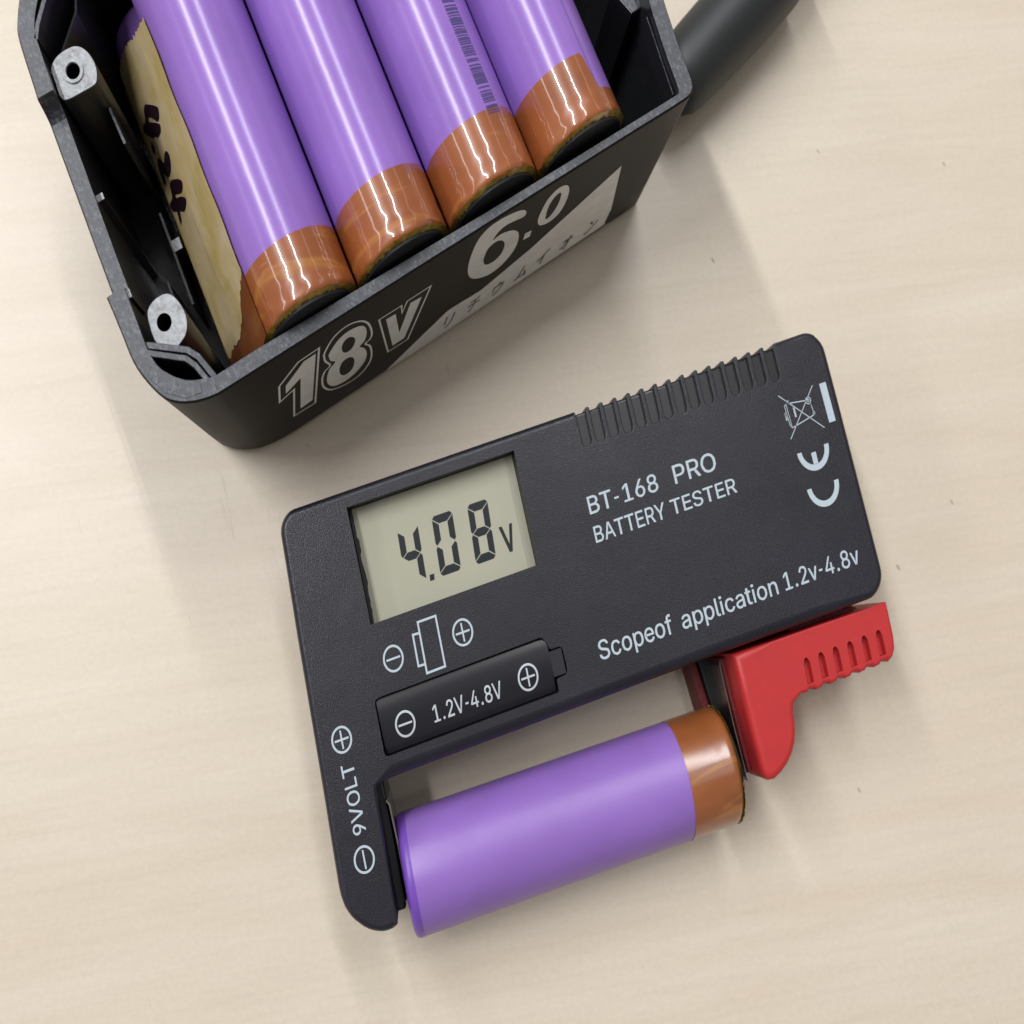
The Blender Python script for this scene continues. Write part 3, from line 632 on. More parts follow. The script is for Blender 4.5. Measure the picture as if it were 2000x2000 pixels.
def sym(cu, cv_, R, plus, vert=False, z=ZT, wd=.34, sx=1):
    s_ = [ring2d(cu, -cv_, R, wd)]
    h = R * .68
    hb = [(cu - h, -cv_ - .15), (cu + h, -cv_ - .15), (cu + h, -cv_ + .15), (cu - h, -cv_ + .15)]
    vb_ = [(cu - .15, -cv_ - h), (cu + .15, -cv_ - h), (cu + .15, -cv_ + h), (cu - .15, -cv_ + h)]
    if plus:
        q = .15; s_.append([[(cu - h, -cv_ - q), (cu - q, -cv_ - q), (cu - q, -cv_ - h), (cu + q, -cv_ - h), (cu + q, -cv_ - q), (cu + h, -cv_ - q), (cu + h, -cv_ + q), (cu + q, -cv_ + q), (cu + q, -cv_ + h), (cu - q, -cv_ + h), (cu - q, -cv_ + q), (cu - h, -cv_ + q)]])
    else: s_.append([vb_ if vert else hb])
    if callable(z):
        g_ = join(*[cap([list(l) for l in q], 0) for q in s_])
        return [(x, y, z(x, y) + .05) for x, y, _ in g_[0]], g_[1]
    return plate(s_, z - .03, z)
obj('minus_sign', sym(16.37, 25.94, 1.98, False), m_prt, tester, FT)
obj('plus_sign', sym(30.22, 25.8, 2.03, True), m_prt, tester, FT)
obj('minus_sign', sym(16.15, 35.48, 1.95, False, z=cvz), m_prtw, tester, FT, label='minus sign on the cover')
obj('plus_sign', sym(40.72, 35.35, 2.03, True, z=cvz), m_prtw, tester, FT, label='plus sign on the cover')
obj('plus_sign', sym(4.05, 34.4, 1.95, True), m_prt, tester, FT, label='plus sign of the 9 volt print')
obj('minus_sign', sym(3.93, 51.44, 1.95, False, True), m_prt, tester, FT, label='minus sign of the 9 volt print')
def frame_shape(q, wd):
    q = ccw(q); return [q, inset(q, wd)]
obj('battery_symbol', plate([frame_shape([U(22.05, 21.97), U(25.95, 21.97), U(25.82, 29.77), U(21.85, 29.82)], .34),
                             [stroke([U(22.0, 23.72), U(20.85, 23.65), U(20.72, 28.25), U(21.9, 28.3)], .34)]], ZT - .03, ZT), m_prt, tester, FT)
# CE mark, read from the bottom up
def horseshoe(cu, cv_, ro, ri):
    o_ = [(cu + ro * math.cos(math.radians(a_)), -cv_ + ro * math.sin(math.radians(a_))) for a_ in range(180, 361, 9)]
    i_ = [(cu + ri * math.cos(math.radians(a_)), -cv_ + ri * math.sin(math.radians(a_))) for a_ in range(360, 179, -9)]
    return [o_ + i_]
ce_c = horseshoe(106.85, 23.3, 3.45, 2.5)
ce_e = horseshoe(106.65, 17.5, 3.45, 2.5)
obj('ce_mark', plate([ce_c, ce_e, [[U(106.1, 18.1), U(107.1, 18.1), U(107.1, 19.94), U(106.1, 19.94)]]], ZT - .03, ZT), m_prt, tester, FT)
obj('print_bar', plate([[[U(111.3, 8.25), U(112.72, 8.25), U(112.82, 14.57), U(111.4, 14.57)]]], ZT - .03, ZT), m_prt, tester, FT)
B_ = [stroke([U(102.29, 7.89), U(110.17, 15.05)], .14), stroke([U(109.85, 8.09), U(102.69, 15.01)], .14),
      stroke([U(103.9, 9.55), U(107.9, 10.05)], .16), stroke([U(103.7, 13.4), U(108.6, 12.6)], .16), stroke([U(108.55, 10.9), U(108.75, 12.2)], .12),
      stroke([U(103.5, 9.55), U(103.45, 9.9), U(103.6, 13.4), U(103.25, 12.9), U(103.05, 9.75), U(103.5, 9.55)], .12),
      stroke([U(102.75, 10.85), U(103.1, 10.9), U(103.1, 12.1), U(102.75, 12.05), U(102.75, 10.85)], .1),
      stroke([U(104.7, 10.4), U(105.05, 10.45), U(105.1, 12.05), U(104.75, 12.0), U(104.7, 10.4)], .1),
      stroke([U(108.6, 12.1), U(108.95, 12.15), U(108.9, 12.5), U(108.55, 12.45), U(108.6, 12.1)], .1),
      stroke([U(103.5, 9.1), U(104.0, 9.15), U(104.0, 9.6)], .12)]
obj('crossed_bin_symbol', plate([[q] for q in B_] + [ring2d(108.2, -10.15, .6, .14, 20), ring2d(108.2, -10.15, .25, .12, 12)], ZT - .03, ZT), m_prt, tester, FT)

# foot ledge and the left contact strip
obj('contact_wall', slab([U(7.4, 41.2), U(9.55, 41.2), U(9.75, 46), U(9.6, 60.4), U(9.0, 61.6), U(7.3, 61.6)], 0, 13.0, .5, 3), m_smooth, tester, FT, smooth=True)
st = stroke([U(9.55, 45.4), U(10.0, 46.1), U(10.15, 52), U(10.0, 59.8), U(9.5, 60.3)], .28)
obj('contact_strip', plate([[st]], 3.0, 15.0), m_metal, tester, FT)

# red slider
sl_pts = [(81.6, 43.0), (90, 43.3), (100, 43.5), (110, 43.75), (114.95, 43.85), (115.0, 46.2), (114.85, 49.3), (114.4, 51.1), (113.6, 52.1), (112.7, 52.5)]
for i in range(5, -1, -1):
    uc = 95.6 + 3.18 * i
    sl_pts += [(uc + 1.05, 52.62), (uc + .62, 52.2), (uc - .45, 52.15), (uc - .9, 52.5)]
sl_pts += [(93.4, 52.35), (92.3, 52.75), (91.6, 53.5), (91.2, 54.6), (91.0, 56.1), (90.6, 57.6), (89.95, 59.0), (88.8, 60.4), (87.4, 61.5), (85.8, 62.35), (84.2, 62.85), (83.0, 62.7), (82.2, 62.0), (81.9, 60.8), (81.7, 55), (81.6, 50)]
def bev_s(p):
    u, v = p[0], -p[1]
    if u < 82.5: return 1.35
    if v < 44.2: return .25
    if v > 53: return 1.2
    return .6
sslots = []
for i in range(6):
    uc = 95.6 + 3.18 * i; up = uc + .25
    sslots.append([U(uc + .8, 51.35), U(up + .68, 48.3), U(up + .42, 47.65), U(up, 47.4), U(up - .42, 47.65), U(up - .68, 48.3), U(uc - .62, 51.35)])
sg = slab([U(*q) for q in sl_pts], 2.0, 18.0, bev_s, 5, holes=sslots)
slider = obj('slider', sg, m_red, tester, FT, smooth=True, sharp=42)
for s_ in sslots:
    obj('slider_groove', well(s_, 18.0, 16.8), m_red, slider, FT)
st = stroke([U(80.9, 43.6), U(80.55, 44.6), U(80.5, 54), U(80.75, 62.2), U(81.1, 62.9)], .16)
obj('slider_contact', plate([[st]], 3.0, 12.5), m_metal, slider, FT)
obj('slider_mount', slab([U(80.75, 43.5), U(81.7, 43.5), U(81.8, 61.5), U(81.0, 61.5)], 2.0, 13.2, .2, 2), m_redd, slider, FT)
obj('slider_rail', slab([U(76.4, 41.0), U(78.0, 41.0), U(79.2, 52), U(79.0, 57), U(77.6, 57)], 0, 5.5, .3, 2), m_redd, slider, FT)
obj('slider_block', slab([U(78.2, 41.0), U(81.5, 41.0), U(81.5, 58), U(79.6, 58)], 0, 6.5, .3, 2), m_bezel, slider, FT)
tq = [U(96.5, 43.0)]
random.seed(3)
for k in range(20):
    tq.append(U(97.2 + k * .72, 42.6 + .25 * k / 20 + random.uniform(-.28, .55)))
tq += [U(112.5, 44.1), U(96.5, 44.0)]
obj('torn_edge', plate([[tq]], 10.5, 12.3), m_redd, slider, FT)

# ================================================================== CELLS
def end_round(t0, t1, R, rr=1.1, n=5):
    """closed sleeve profile from t0 to t1 with rolled shoulders"""
    P = [(t0 + .0, R - rr - 1.0)]
    for k in range(n + 1):
        a_ = PI / 2 * k / n; P.append((t0 + rr * (1 - math.sin(a_)), R - rr + rr * math.sin(PI / 2 - 0) * 1 - rr * (1 - math.sin(a_)) * 0 - rr * (1 - 1) if False else R - rr + rr * math.sin(a_)))
    P = [(t0, R - rr - 1.2), (t0, R - rr)] + [(t0 + rr * (1 - math.cos(PI / 2 * k / n)), R - rr + rr * math.sin(PI / 2 * k / n)) for k in range(1, n + 1)]
    Q = [(t1 - rr * (1 - math.cos(PI / 2 * k / n)), R - rr + rr * math.sin(PI / 2 * k / n)) for k in range(n, 0, -1)] + [(t1, R - rr), (t1, R - rr - 1.2)]
    mid = [(t0 + rr + (t1 - t0 - 2 * rr) * k / 6, R) for k in range(1, 6)]
    return P + mid + Q

def tape_band(r0, rend, R, seg=128, rows=26, crk=1.0, rough_edge=.0, rr=.9):
    """tape tube from the end r0 to rend(angle); folded over the shoulder at r0"""
    V, F, A_ = [], [], []
    prof = [(-.05, R - rr - 1.0), (-.05, R - rr)] + [(rr * (1 - math.cos(PI / 2 * k / 4)) - .05, R - rr + rr * math.sin(PI / 2 * k / 4)) for k in (1, 2, 3, 4)]
    rnd = random.Random(int(rend(0) * 100))
    ph = [rnd.uniform(0, 6.28) for _ in range(4)]
    for j in range(len(prof) + rows):
        for k in range(seg):
            a_ = 2 * PI * k / seg
            if j < len(prof):
                t, rad = r0 + prof[j][0], prof[j][1]
                cr = 1.0
            else:
                q = (j - len(prof) + 1) / rows
                t = r0 + rr + (rend(a_) - r0 - rr) * q; rad = R
                cr = max(0.02, (1 - q * 1.35)) ** 1.6
            rad += crk * cr * (.05 * math.sin(7 * a_ + ph[0] + t * .6) * math.sin(t * 1.7 + ph[1]) + .035 * math.sin(17 * a_ + ph[2]) * math.sin(t * 2.3 + ph[3]))
            V.append((rad * math.sin(a_), t, rad * math.cos(a_))); A_.append(cr * crk)
    nr = len(prof) + rows
    for j in range(nr - 1):
        for k in range(seg):
            F.append((j * seg + k, j * seg + (k + 1) % seg, (j + 1) * seg + (k + 1) % seg, (j + 1) * seg + k))
    return V, F, A_

def ragged_ring(r0, R, seg=110, seed=1):
    rnd = random.Random(seed); V, F = [], []
    for row in range(3):
        for k in range(seg):
            a_ = 2 * PI * k / seg
            t = r0 + (-.10 - .35 * rnd.random() ** 3, .06, .9)[row] if row != 2 else r0 + .08 + .30 * rnd.random() ** 2
            rad = (R - 1.1 - .3 * rnd.random(), R - .35, R + .035)[row]
            V.append((rad * math.sin(a_), t, rad * math.cos(a_)))
    for j in range(2):
        for k in range(seg):
            F.append((j * seg + k, j * seg + (k + 1) % seg, (j + 1) * seg + (k + 1) % seg, (j + 1) * seg + k))
    return V, F

def disc(t, R, depth, seg=48):
    return join(lathe([(t, .01), (t - .05, R * .5), (t - .12, R * .93), (t, R), (t + depth, R)], seg))

FP = Frame(-34.754, 32.523, TB)       # x = p along the front wall, y = r away from it
pack_group = 'purple cells lying side by side in the open pack'
r_end = 3.4
def make_cell(label, px, pz, rend, seed, sleeve=m_sleeve, full=66.5):
    fr = FP
    t = thing('battery_cell', label, 'battery cell', fr, (px, 0, pz - 9.25), pack_group)
    def P(g_): return move(g_, px, 0, pz)
    org = (px, 0, pz - 9.25)
    obj('sleeve', P(lathe(end_round(r_end + .4, r_end + full, 9.2), 96)), sleeve, t, fr, org, smooth=True, sharp=60)
    V, F, A_ = tape_band(r_end, rend, 9.27)
    obj('tape_band', P((V, F)), m_tape, t, fr, org, smooth=True, sharp=80, attr=A_)
    obj('tape_edge', P(ragged_ring(r_end, 9.27, seed=seed)), m_tedge, t, fr, org, smooth=True, sharp=60)
    obj('insulator_disc', P(disc(r_end - .55, 8.35, .7)), m_cap, t, fr, org, smooth=True, sharp=60)
    return t, P, org

flat = lambda base: (lambda a_: base)
make_cell('purple cell in the pack directly right of the cell with masking tape', 20.6, 33, flat(12.35), 1)
make_cell('purple cell in the pack, second of the four upper cells from the left', 39.2, 33, flat(12.95), 2)
t3, P3, o3 = make_cell('purple cell in the pack with a dark barcode strip along its side', 57.9, 33, flat(12.95), 3)
def rend4(a_):
    d = math.degrees(a_)
    return 13.0 if (d < 22 or d > 180) else 7.3 if d > 27 else 13.0 - 5.7 * (d - 22) / 5
t4, P4, o4 = make_cell('purple cell in the pack with stepped tape end, rightmost beside the empty space', 76.5, 33, rend4, 4)
# barcode on cell 3
rnd = random.Random(5)
gs = []
def cyl_patch(a0, a1, r0, r1, R, na=6, nr=1, skew=0):
    V, F = [], []
    for j in range(nr + 1):
        for i in range(na + 1):
            a_ = math.radians(a0 + (a1 - a0) * i / na); t = r0 + (r1 - r0) * j / nr + skew * i / na
            V.append((R * math.sin(a_), t, R * math.cos(a_)))
    for j in range(nr):
        for i in range(na): F.append((j * (na + 1) + i, j * (na + 1) + i + 1, (j + 1) * (na + 1) + i + 1, (j + 1) * (na + 1) + i))
    return V, F
tt = 12.2
while tt < 66:
    wd_ = rnd.choice((.16, .2, .28, .45, .8, 1.1)) if tt > 16 else .18
    gs.append(cyl_patch(18, 35, tt, tt + wd_, 9.235 if tt > 13 else 9.31, 5))
    tt += wd_ + rnd.choice((.1, .14, .22, .45))
obj('barcode', P3(join(*gs)), m_label, t3, FP, o3, smooth=True, merge=False)
obj('sleeve_seam', P4(cyl_patch(26, 27, 7.5, 66, 9.225, 1, 10)), m_sleeved, t4, FP, o4, smooth=True)

# the lower cell with masking tape
org0 = (13.5, 0, 15.0 - 9.3)
c0 = thing('battery_cell', 'lower purple cell under masking tape with handwritten 4.24, left in the pack', 'battery cell', FP, org0, pack_group)
def P0(g_): return move(g_, 13.5, 0, 15.0)
obj('sleeve', P0(lathe(end_round(2.9, 66.0, 9.25, 1.6), 96)), m_sleeve_shaded, c0, FP, org0, smooth=True, sharp=60)
V, F, A_ = tape_band(2.6, flat(14.0), 9.29)
obj('tape_band', P0((V, F)), m_tape, c0, FP, org0, smooth=True, sharp=80, attr=A_)
# the tape strip leaves the lower cell at its left side and runs up to the flank of the cell above
TT = Vector((4.89, 18.65)); TE = Vector((12.6, 38.15)); TD = (TE - TT).normalized(); TN = Vector((-TD.y, TD.x))
def tape_pt(s_, r, off=0.0):
    if s_ >= -4.2: q = TT + TD * s_ + TN * off
    elif s_ > -9.5:
        a_ = (s_ + 4.2) / 4.0
        q = TT - TD * 4.2 + Vector((-.10 * a_ * a_ * 4 + 0, 4.0 * a_)) + TN * off
    else:
        a_ = math.radians(-67) + s_ / 9.35
        q = Vector((13.5 + (9.35 + off) * math.sin(a_), 15 + (9.35 + off) * math.cos(a_)))
    return (q.x, r, q.y)
rnd = random.Random(11)
nA, nR = 48, 26
def lerp_tab(x, tab):
    for (x0, y0), (x1, y1) in zip(tab, tab[1:]):
        if x <= x1: return y0 + (y1 - y0) * max(0, (x - x0)) / (x1 - x0)
    return tab[-1][1]
V, F = [], []
for j in range(nR + 1):
    for i in range(nA + 1):
        s_ = -9 + 29.8 * i / nA
        top = lerp_tab(s_, [(-9, 62.2), (-1, 62.4), (3.4, 60.9), (6.9, 59.2), (11.7, 56.6), (20.8, 52.6)]) + rnd.uniform(-.22, .22) + .2 * math.sin(i * 1.9)
        bot = lerp_tab(s_, [(-9, 12.2), (-3, 11.4), (3, 10.6), (7, 9.8), (12.8, 10.6), (14.6, 11.8), (20.8, 13.4)]) + rnd.uniform(-.3, .3)
        t = bot if j == 0 else top if j == nR else (bot + .5) + (top - .5 - bot - .5) * (j - 1) / (nR - 2)
        V.append(tape_pt(s_ - (.22 * math.sin(j * .8) if i == nA else 0), t, .12 + .025 * math.sin(i * .4 + j * .35)))
for j in range(nR):
    for i in range(nA): F.append((j * (nA + 1) + i, j * (nA + 1) + i + 1, (j + 1) * (nA + 1) + i + 1, (j + 1) * (nA + 1) + i))
mt = obj('masking_tape', (V, F), m_mask, c0, FP, org0, smooth=True, sharp=80)
V, F = [], []
for j in range(7):
    for i in range(15):
        V.append(tape_pt(-4 + 24.6 * i / 14, 3.6 + 12.5 * j / 6, .05 + .03 * math.sin(i * 1.7 + j)))
for j in range(6):
    for i in range(14): F.append((j * 15 + i, j * 15 + i + 1, (j + 1) * 15 + i + 1, (j + 1) * 15 + i))
obj('amber_strip', (V, F), m_tape, c0, FP, org0, smooth=True, sharp=80)
def hand(shapes):
    """marker strokes on the tape: points (s across the strip, r along it)"""
    gs = []
    for s_ in shapes:
        gs.append(cap([smoothloop(l, 3) for l in s_], 0))
    V_, F_ = join(*gs)
    bm = bmesh.new(); vs = [bm.verts.new(q) for q in V_]
    for q in F_:
        try: bm.faces.new([vs[i] for i in q])
        except ValueError: pass
    for _ in range(3):
        es = [e for e in bm.edges if e.calc_length() > 1.2]
        if es: bmesh.ops.subdivide_edges(bm, edges=es, cuts=1); bmesh.ops.triangulate(bm, faces=bm.faces)
    bm.verts.ensure_lookup_table(); bm.verts.index_update()
    VV = [tape_pt(v_.co.x, v_.co.y, .19) for v_ in bm.verts]
    FF = [tuple(v_.index for v_ in f_.verts) for f_ in bm.faces]; bm.free()
    return VV, FF
four_a = [[(4.1, 51.0), (6.9, 49.0), (9.6, 46.8), (10.8, 45.5), (9.2, 45.0), (7.2, 45.9), (5.8, 47.4), (3.9, 49.0), (2.9, 48.9), (5.5, 46.9), (8.3, 44.7), (7.4, 44.2), (5.9, 44.5), (4.3, 45.2), (2.8, 46.4), (1.7, 46.8), (-0.5, 48.9), (-2.6, 50.8), (-2.1, 51.2), (-1.2, 51.3), (0.3, 50.5), (1.4, 50.7), (2.4, 51.2)]]
dot_a = [[(-0.3, 47.7), (0.3, 46.2), (-1.0, 46.0), (-1.7, 46.7), (-1.4, 47.6)]]
two_a = [[(-0.1, 44.6), (1.4, 43.3), (2.4, 42.1), (4.4, 42.2), (6.2, 41.6), (7.0, 40.6), (6.5, 39.7), (5.1, 39.3), (3.2, 39.5), (1.5, 40.2), (0.2, 41.5), (-0.3, 42.1), (-0.6, 41.4), (-1.1, 40.9), (-1.9, 41.0), (-2.5, 42.2), (-2.4, 42.9), (-2.1, 43.9), (-1.3, 44.7)]]
four_b = [[(2.4, 39.0), (4.8, 37.7), (7.0, 36.3), (8.4, 35.1), (8.0, 34.6), (6.2, 34.6), (4.0, 35.7), (2.1, 36.8), (1.6, 36.5), (4.4, 35.0), (6.7, 33.4), (6.8, 32.8), (5.7, 32.7), (3.8, 33.0), (2.7, 33.5), (0.8, 34.7), (0.1, 34.1), (-0.4, 33.8), (-1.6, 33.8), (-1.5, 34.9), (-1.1, 35.8), (-3.2, 37.1), (-3.9, 38.2), (-3.4, 38.7), (-0.8, 38.0), (0.2, 38.4), (0.7, 39.2)]]
obj('handwriting', hand([four_a, dot_a, two_a, four_b]), m_ink, mt, FP, org0, merge=False, label='black marker handwriting reading 4.24')

# the loose cell clamped in the tester
FB = Frame(0, 0, math.radians(12.386))
yb = -32.32
cb = thing('battery_cell', 'single purple cell with brown taped end clamped in the tester under the red slider', 'battery cell', FB, (23.5, yb, 0))
ob = (23.5, yb, 0)
def Pb(g_):   # lathe axis along x
    return [(y, yb + (x), z + 9.2) for x, y, z in g_[0]], g_[1]
obj('sleeve', Pb(lathe(end_round(-10.15, 57.0, 9.18, 1.0), 96)), m_sleeve_shaded, cb, FB, ob, smooth=True, sharp=60)
V, F, A_ = tape_band(0, flat(10.55), 9.25, crk=.12, rr=1.3)
V = [(x, 57.6 - y, z) for x, y, z in V]
obj('tape_band', Pb((V, F)), m_tape2, cb, FB, ob, smooth=True, sharp=80, attr=A_)
g = ragged_ring(0, 9.25, seed=9); g = ([(x, 57.6 - y, z) for x, y, z in g[0]], g[1])
obj('tape_edge', Pb(g), m_tedge, cb, FB, ob, smooth=True, sharp=60)
g = disc(-.3, 8.3, .7); g = ([(x, 57.6 - y, z) for x, y, z in g[0]], g[1])
obj('insulator_disc', Pb(g), m_cap, cb, FB, ob, smooth=True, sharp=60)
# rolled purple fold at the left end
obj('sleeve_fold', Pb(lathe([(-10.2, 7.4), (-10.22, 8.3), (-9.9, 8.95), (-9.3, 9.2), (-8.7, 9.215), (-8.3, 9.2)], 96)), m_sleeved, cb, FB, ob, smooth=True, sharp=80)

# ================================================================== PACK CASE
pack = thing('battery_pack_case', 'open black plastic power tool battery case printed 18v 6.0 with bare cells inside', 'battery case', FP)
ZR = 38.0
outer = [(2, 0), (10, 0), (25, 0), (40, 0), (55, 0), (70, 0), (85, 0), (96.6, 0), (98.0, .5), (98.75, 1.5), (99.0, 3.4), (99.2, 6.7), (99.5, 9.7), (100.1, 14.7), (100.6, 17.0),
         (101.2, 20), (101.4, 26), (101.4, 50), (100.5, 60), (97, 68), (90, 72), (70, 73), (40, 73), (12, 73), (3, 72.2), (-2.5, 69), (-6.0, 64.2), (-7.9, 60.8), (-8.35, 59.2), (-8.6, 56.4), (-8.8, 52.4), (-8.95, 50.0),
         (-9.0, 49.6), (-9.05, 49.0), (-9.1, 48.2), (-9.15, 46.5), (-9.2, 40), (-9.25, 33), (-9.3, 26), (-9.3, 21.0), (-9.32, 20.4), (-9.72, 20.1), (-9.6, 18), (-9.45, 14), (-9.3, 10.2), (-8.35, 6.8), (-6.7, 3.6), (-4.8, 2.0), (-2.6, .95), (-.9, .45), (.6, .15)]
inner = [(2.6, 2.45), (10, 2.5), (25, 2.2), (40, 1.9), (55, 1.6), (70, 1.45), (85, 1.35), (95.2, 1.3), (95.6, 1.45), (95.85, 2.2), (95.95, 3.4), (96.2, 6.7), (96.5, 9.7), (97.15, 14.7), (97.6, 17.0),
         (98.2, 20), (98.4, 26), (98.4, 50), (97.5, 59), (94.5, 65.5), (89, 69), (70, 70), (40, 70), (12, 70), (5, 69.2), (.2, 66.4), (-3.6, 62), (-5.0, 59.8), (-5.5, 58.2), (-5.65, 56), (-5.8, 52.4), (-5.9, 50.0),
         (-5.95, 49.6), (-6.0, 49.0), (-6.1, 48.2), (-6.2, 46.5), (-6.3, 40), (-6.4, 33), (-6.45, 26), (-6.45, 21.0), (-6.45, 20.4), (-6.45, 20.1), (-6.45, 18), (-6.45, 14), (-6.4, 10.2), (-5.6, 7.5), (-4.2, 5.7), (-2.6, 4.3), (-1.1, 3.5), (.3, 3.0), (1.5, 2.6)]
def rimz(p, r):
    if p < 0 and 20.2 < r < 49.8:
        return 34.4 + (3.6 * ((r - 47.5) / 2.3) ** 2 if r > 47.5 else 0)
    if p > 90 and r > 16: return ZR - min(1.2, (r - 16) * .4)
    return ZR
def rb(p): return -1.0 * (1 - (p - 10) / 89)
def front_t(p): 
    t = max(0, min(1, (p + 9) / 19)); return t * t * (3 - 2 * t)
def basept(q, k=1.0):
    p, r = q
    t = front_t(p)
    if r < 21 and p < 12:
        return (p + (8 - p) * .085 * k * (1 - t), r + (12 - r) * .085 * k * (1 - t) * (1 if r < 12 else .5) + rb(p) * k * t * max(0, 1 - r / 6))
    if r < 1.0: return (p if p < 90 else p - .3 * k, r + rb(p) * k)
    return (p, r)
def refine_pair(A_, B_, sharp, sub=3):
    n_ = len(A_); oa, ob_ = [], []
    for i in range(n_):
        for L_, O_ in ((A_, oa), (B_, ob_)):
            p0, p1, p2, p3 = (Vector(L_[(i + k_) % n_]) for k_ in (-1, 0, 1, 2))
            if sharp(A_[i]): p0 = p1 - (p2 - p1)
            if sharp(A_[(i + 1) % n_]): p3 = p2 + (p2 - p1)
            lin = sharp(A_[i]) and sharp(A_[(i + 1) % n_])
            # limit tangents on uneven spacing
            d = (p2 - p1).length
            m1 = (p2 - p0) * (d / max(1e-6, (p2 - p1).length + (p1 - p0).length)); m2 = (p3 - p1) * (d / max(1e-6, (p3 - p2).length + (p2 - p1).length))
            for j in range(sub):
                t = j / sub
                q = p1 * (1 - t) + p2 * t if lin else (2 * t ** 3 - 3 * t * t + 1) * p1 + (t ** 3 - 2 * t * t + t) * m1 + (-2 * t ** 3 + 3 * t * t) * p2 + (t ** 3 - t * t) * m2
                O_.append((q.x, q.y))
    return oa, ob_
outer, inner = refine_pair(outer, inner, lambda q: (q[0] < -8 and 20.0 < q[1] < 20.5) or (abs(q[0] - 95.2) < .1))
n = len(outer)
rings = []
rings.append([( *basept(q, 1.0), .35) for q in inset(outer, 1.3)])
rings[0] = [(x, y, .0) for (x, y) in inset([basept(q) for q in outer], 1.6)]
rings.append([(x, y, .55) for (x, y) in inset([basept(q) for q in outer], .55)])
rings.append([(x, y, 2.2) for (x, y) in [basept(q) for q in outer]])
for zz in (10, 20, 30):
    kk = 1 - zz / 38
    rings.append([(*basept(q, kk), zz) for q in outer])
rings.append([(*q, rimz(*q) - .35) for q in outer])
rings.append([(x, y, rimz(*outer[i]) - .02) for i, (x, y) in enumerate(inset(outer, .28))])
V = [q for rg in rings for q in rg]
F = [(a_ * n + i, a_ * n + (i + 1) % n, (a_ + 1) * n + (i + 1) % n, (a_ + 1) * n + i) for a_ in range(len(rings) - 1) for i in range(n)]
g_out = (V, F)
base_cap = cap([[(x, y) for x, y, z in rings[0]]], 0.0)
obj('shell', join(g_out, base_cap), m_shell, pack, FP, smooth=True, sharp=35)
oi = inset(outer, .27)
top_f = [(oi[i][0], oi[i][1], rimz(*outer[i])) for i in range(n)] + [(inner[i][0], inner[i][1], rimz(*outer[i])) for i in range(n)] + [(inner[i][0], inner[i][1], rimz(*outer[i]) - .25) for i in range(n)]
obj('rim', (top_f, [(k * n + i, k * n + (i + 1) % n, (k + 1) * n + (i + 1) % n, (k + 1) * n + i) for k in (0, 1) for i in range(n)]), m_rim, pack, FP)
gi = band(inner, 2.4, inner, 2.4)
Vi = [(x, y, 2.4) for x, y in inner] + [(inner[i][0], inner[i][1], rimz(*outer[i]) - .25) for i in range(n)]
obj('inner_wall', join((Vi, [(i, (i + 1) % n, n + (i + 1) % n, n + i) for i in range(n)]), cap([inner], 2.4)), m_inner, pack, FP)

# corner pockets with double ribs
topmat(obj('corner_rib', slab(stroke([(-6.6, 10.3), (-5.6, 9.6), (-1.15, 6.75), (-.1, 5.2), (.9, 2.5)], .85), 3, ZR + .02, .1, 2), m_inner, pack, FP), m_rim, .6)
topmat(obj('corner_rib', slab(stroke([(-6.7, 11.6), (-5.4, 10.9), (-3.0, 9.4), (-.5, 7.85), (.75, 6.2), (2.1, 2.5)], .95), 3, ZR - .5, .1, 2), m_inner, pack, FP), m_rim, .6)
topmat(obj('corner_ledge', slab([(-6.2, 8.9), (-5.4, 7.2), (-4.0, 5.5), (-2.3, 4.05), (-.6, 3.1), (-.35, 3.0), (-.6, 1.4), (-3.4, 1.9), (-6.3, 4.2), (-7.9, 7.4)], 30, ZR + .05, .08, 2), m_inner, pack, FP), m_rim, .6)
topmat(obj('corner_rib', slab(stroke([(-5.7, 57.6), (-4.6, 59.4), (.5, 65.0), (2.6, 69.4)], .8), 3, ZR, .1, 2), m_inner, pack, FP), m_rim, .6)
obj('corner_rib', slab(stroke([(-5.2, 54.5), (-3.2, 57.6), (1.5, 62.0), (4.6, 68.6)], .5), 3, ZR - 5, .1, 2), m_inner, pack, FP)

# screw bosses: teardrop posts with a through hole
def boss(loop, cx, cy, hr, z1, lip=None):
    hole = arc(cx, cy, hr, 0, 360, 28)[:-1]
    loop = smoothloop(loop, 3)
    o_ = obj('screw_boss', slab(loop, 2.5, z1 - .02, .12, 2, holes=[hole]), m_inner, pack, FP, smooth=True, sharp=35)
    obj('boss_top', plate([[inset(ccw(loop), .12), hole]], z1 - .1, z1 + .02), m_boss, o_, FP)
    obj('screw_hole', well(hole, z1, z1 - 14), m_bezel, o_, FP)
    if lip:
        obj('boss_lip', plate([ring2d(cx, cy, hr + .55, .5, 32)], z1 - .1, z1 + .25), m_boss, o_, FP)
    return o_
boss([(-5.2, 12.0), (-5.0, 15.2), (-4.2, 16.6), (-2.4, 17.2), (-.6, 17.0), (.4, 16.0), (1.0, 14.4), (1.15, 12.9), (.85, 11.6), (.0, 10.4), (-1.4, 9.7), (-3.2, 9.1), (-3.9, 9.5), (-4.3, 10.7)], -2.65, 13.55, 1.28, 36.0)
boss([(-4.5, 48.8), (-2.2, 48.7), (.55, 48.75), (1.4, 49.6), (1.8, 50.8), (1.85, 52.0), (1.5, 53.4), (.8, 54.6), (-.3, 55.4), (-2.0, 55.6), (-3.9, 55.3), (-5.4, 54.2), (-5.6, 52.0), (-5.6, 49.6)], -2.05, 52.1, 1.22, 36.0, lip=True)
bq = obj('screw_boss', slab([(94.0, 27), (93.7, 22.0), (94.5, 20.2), (95.6, 17.3), (98.0, 17.3), (98.4, 27)], 2.5, 34.0, .15, 2), m_inner, pack, FP, label='scraped post at the right wall')
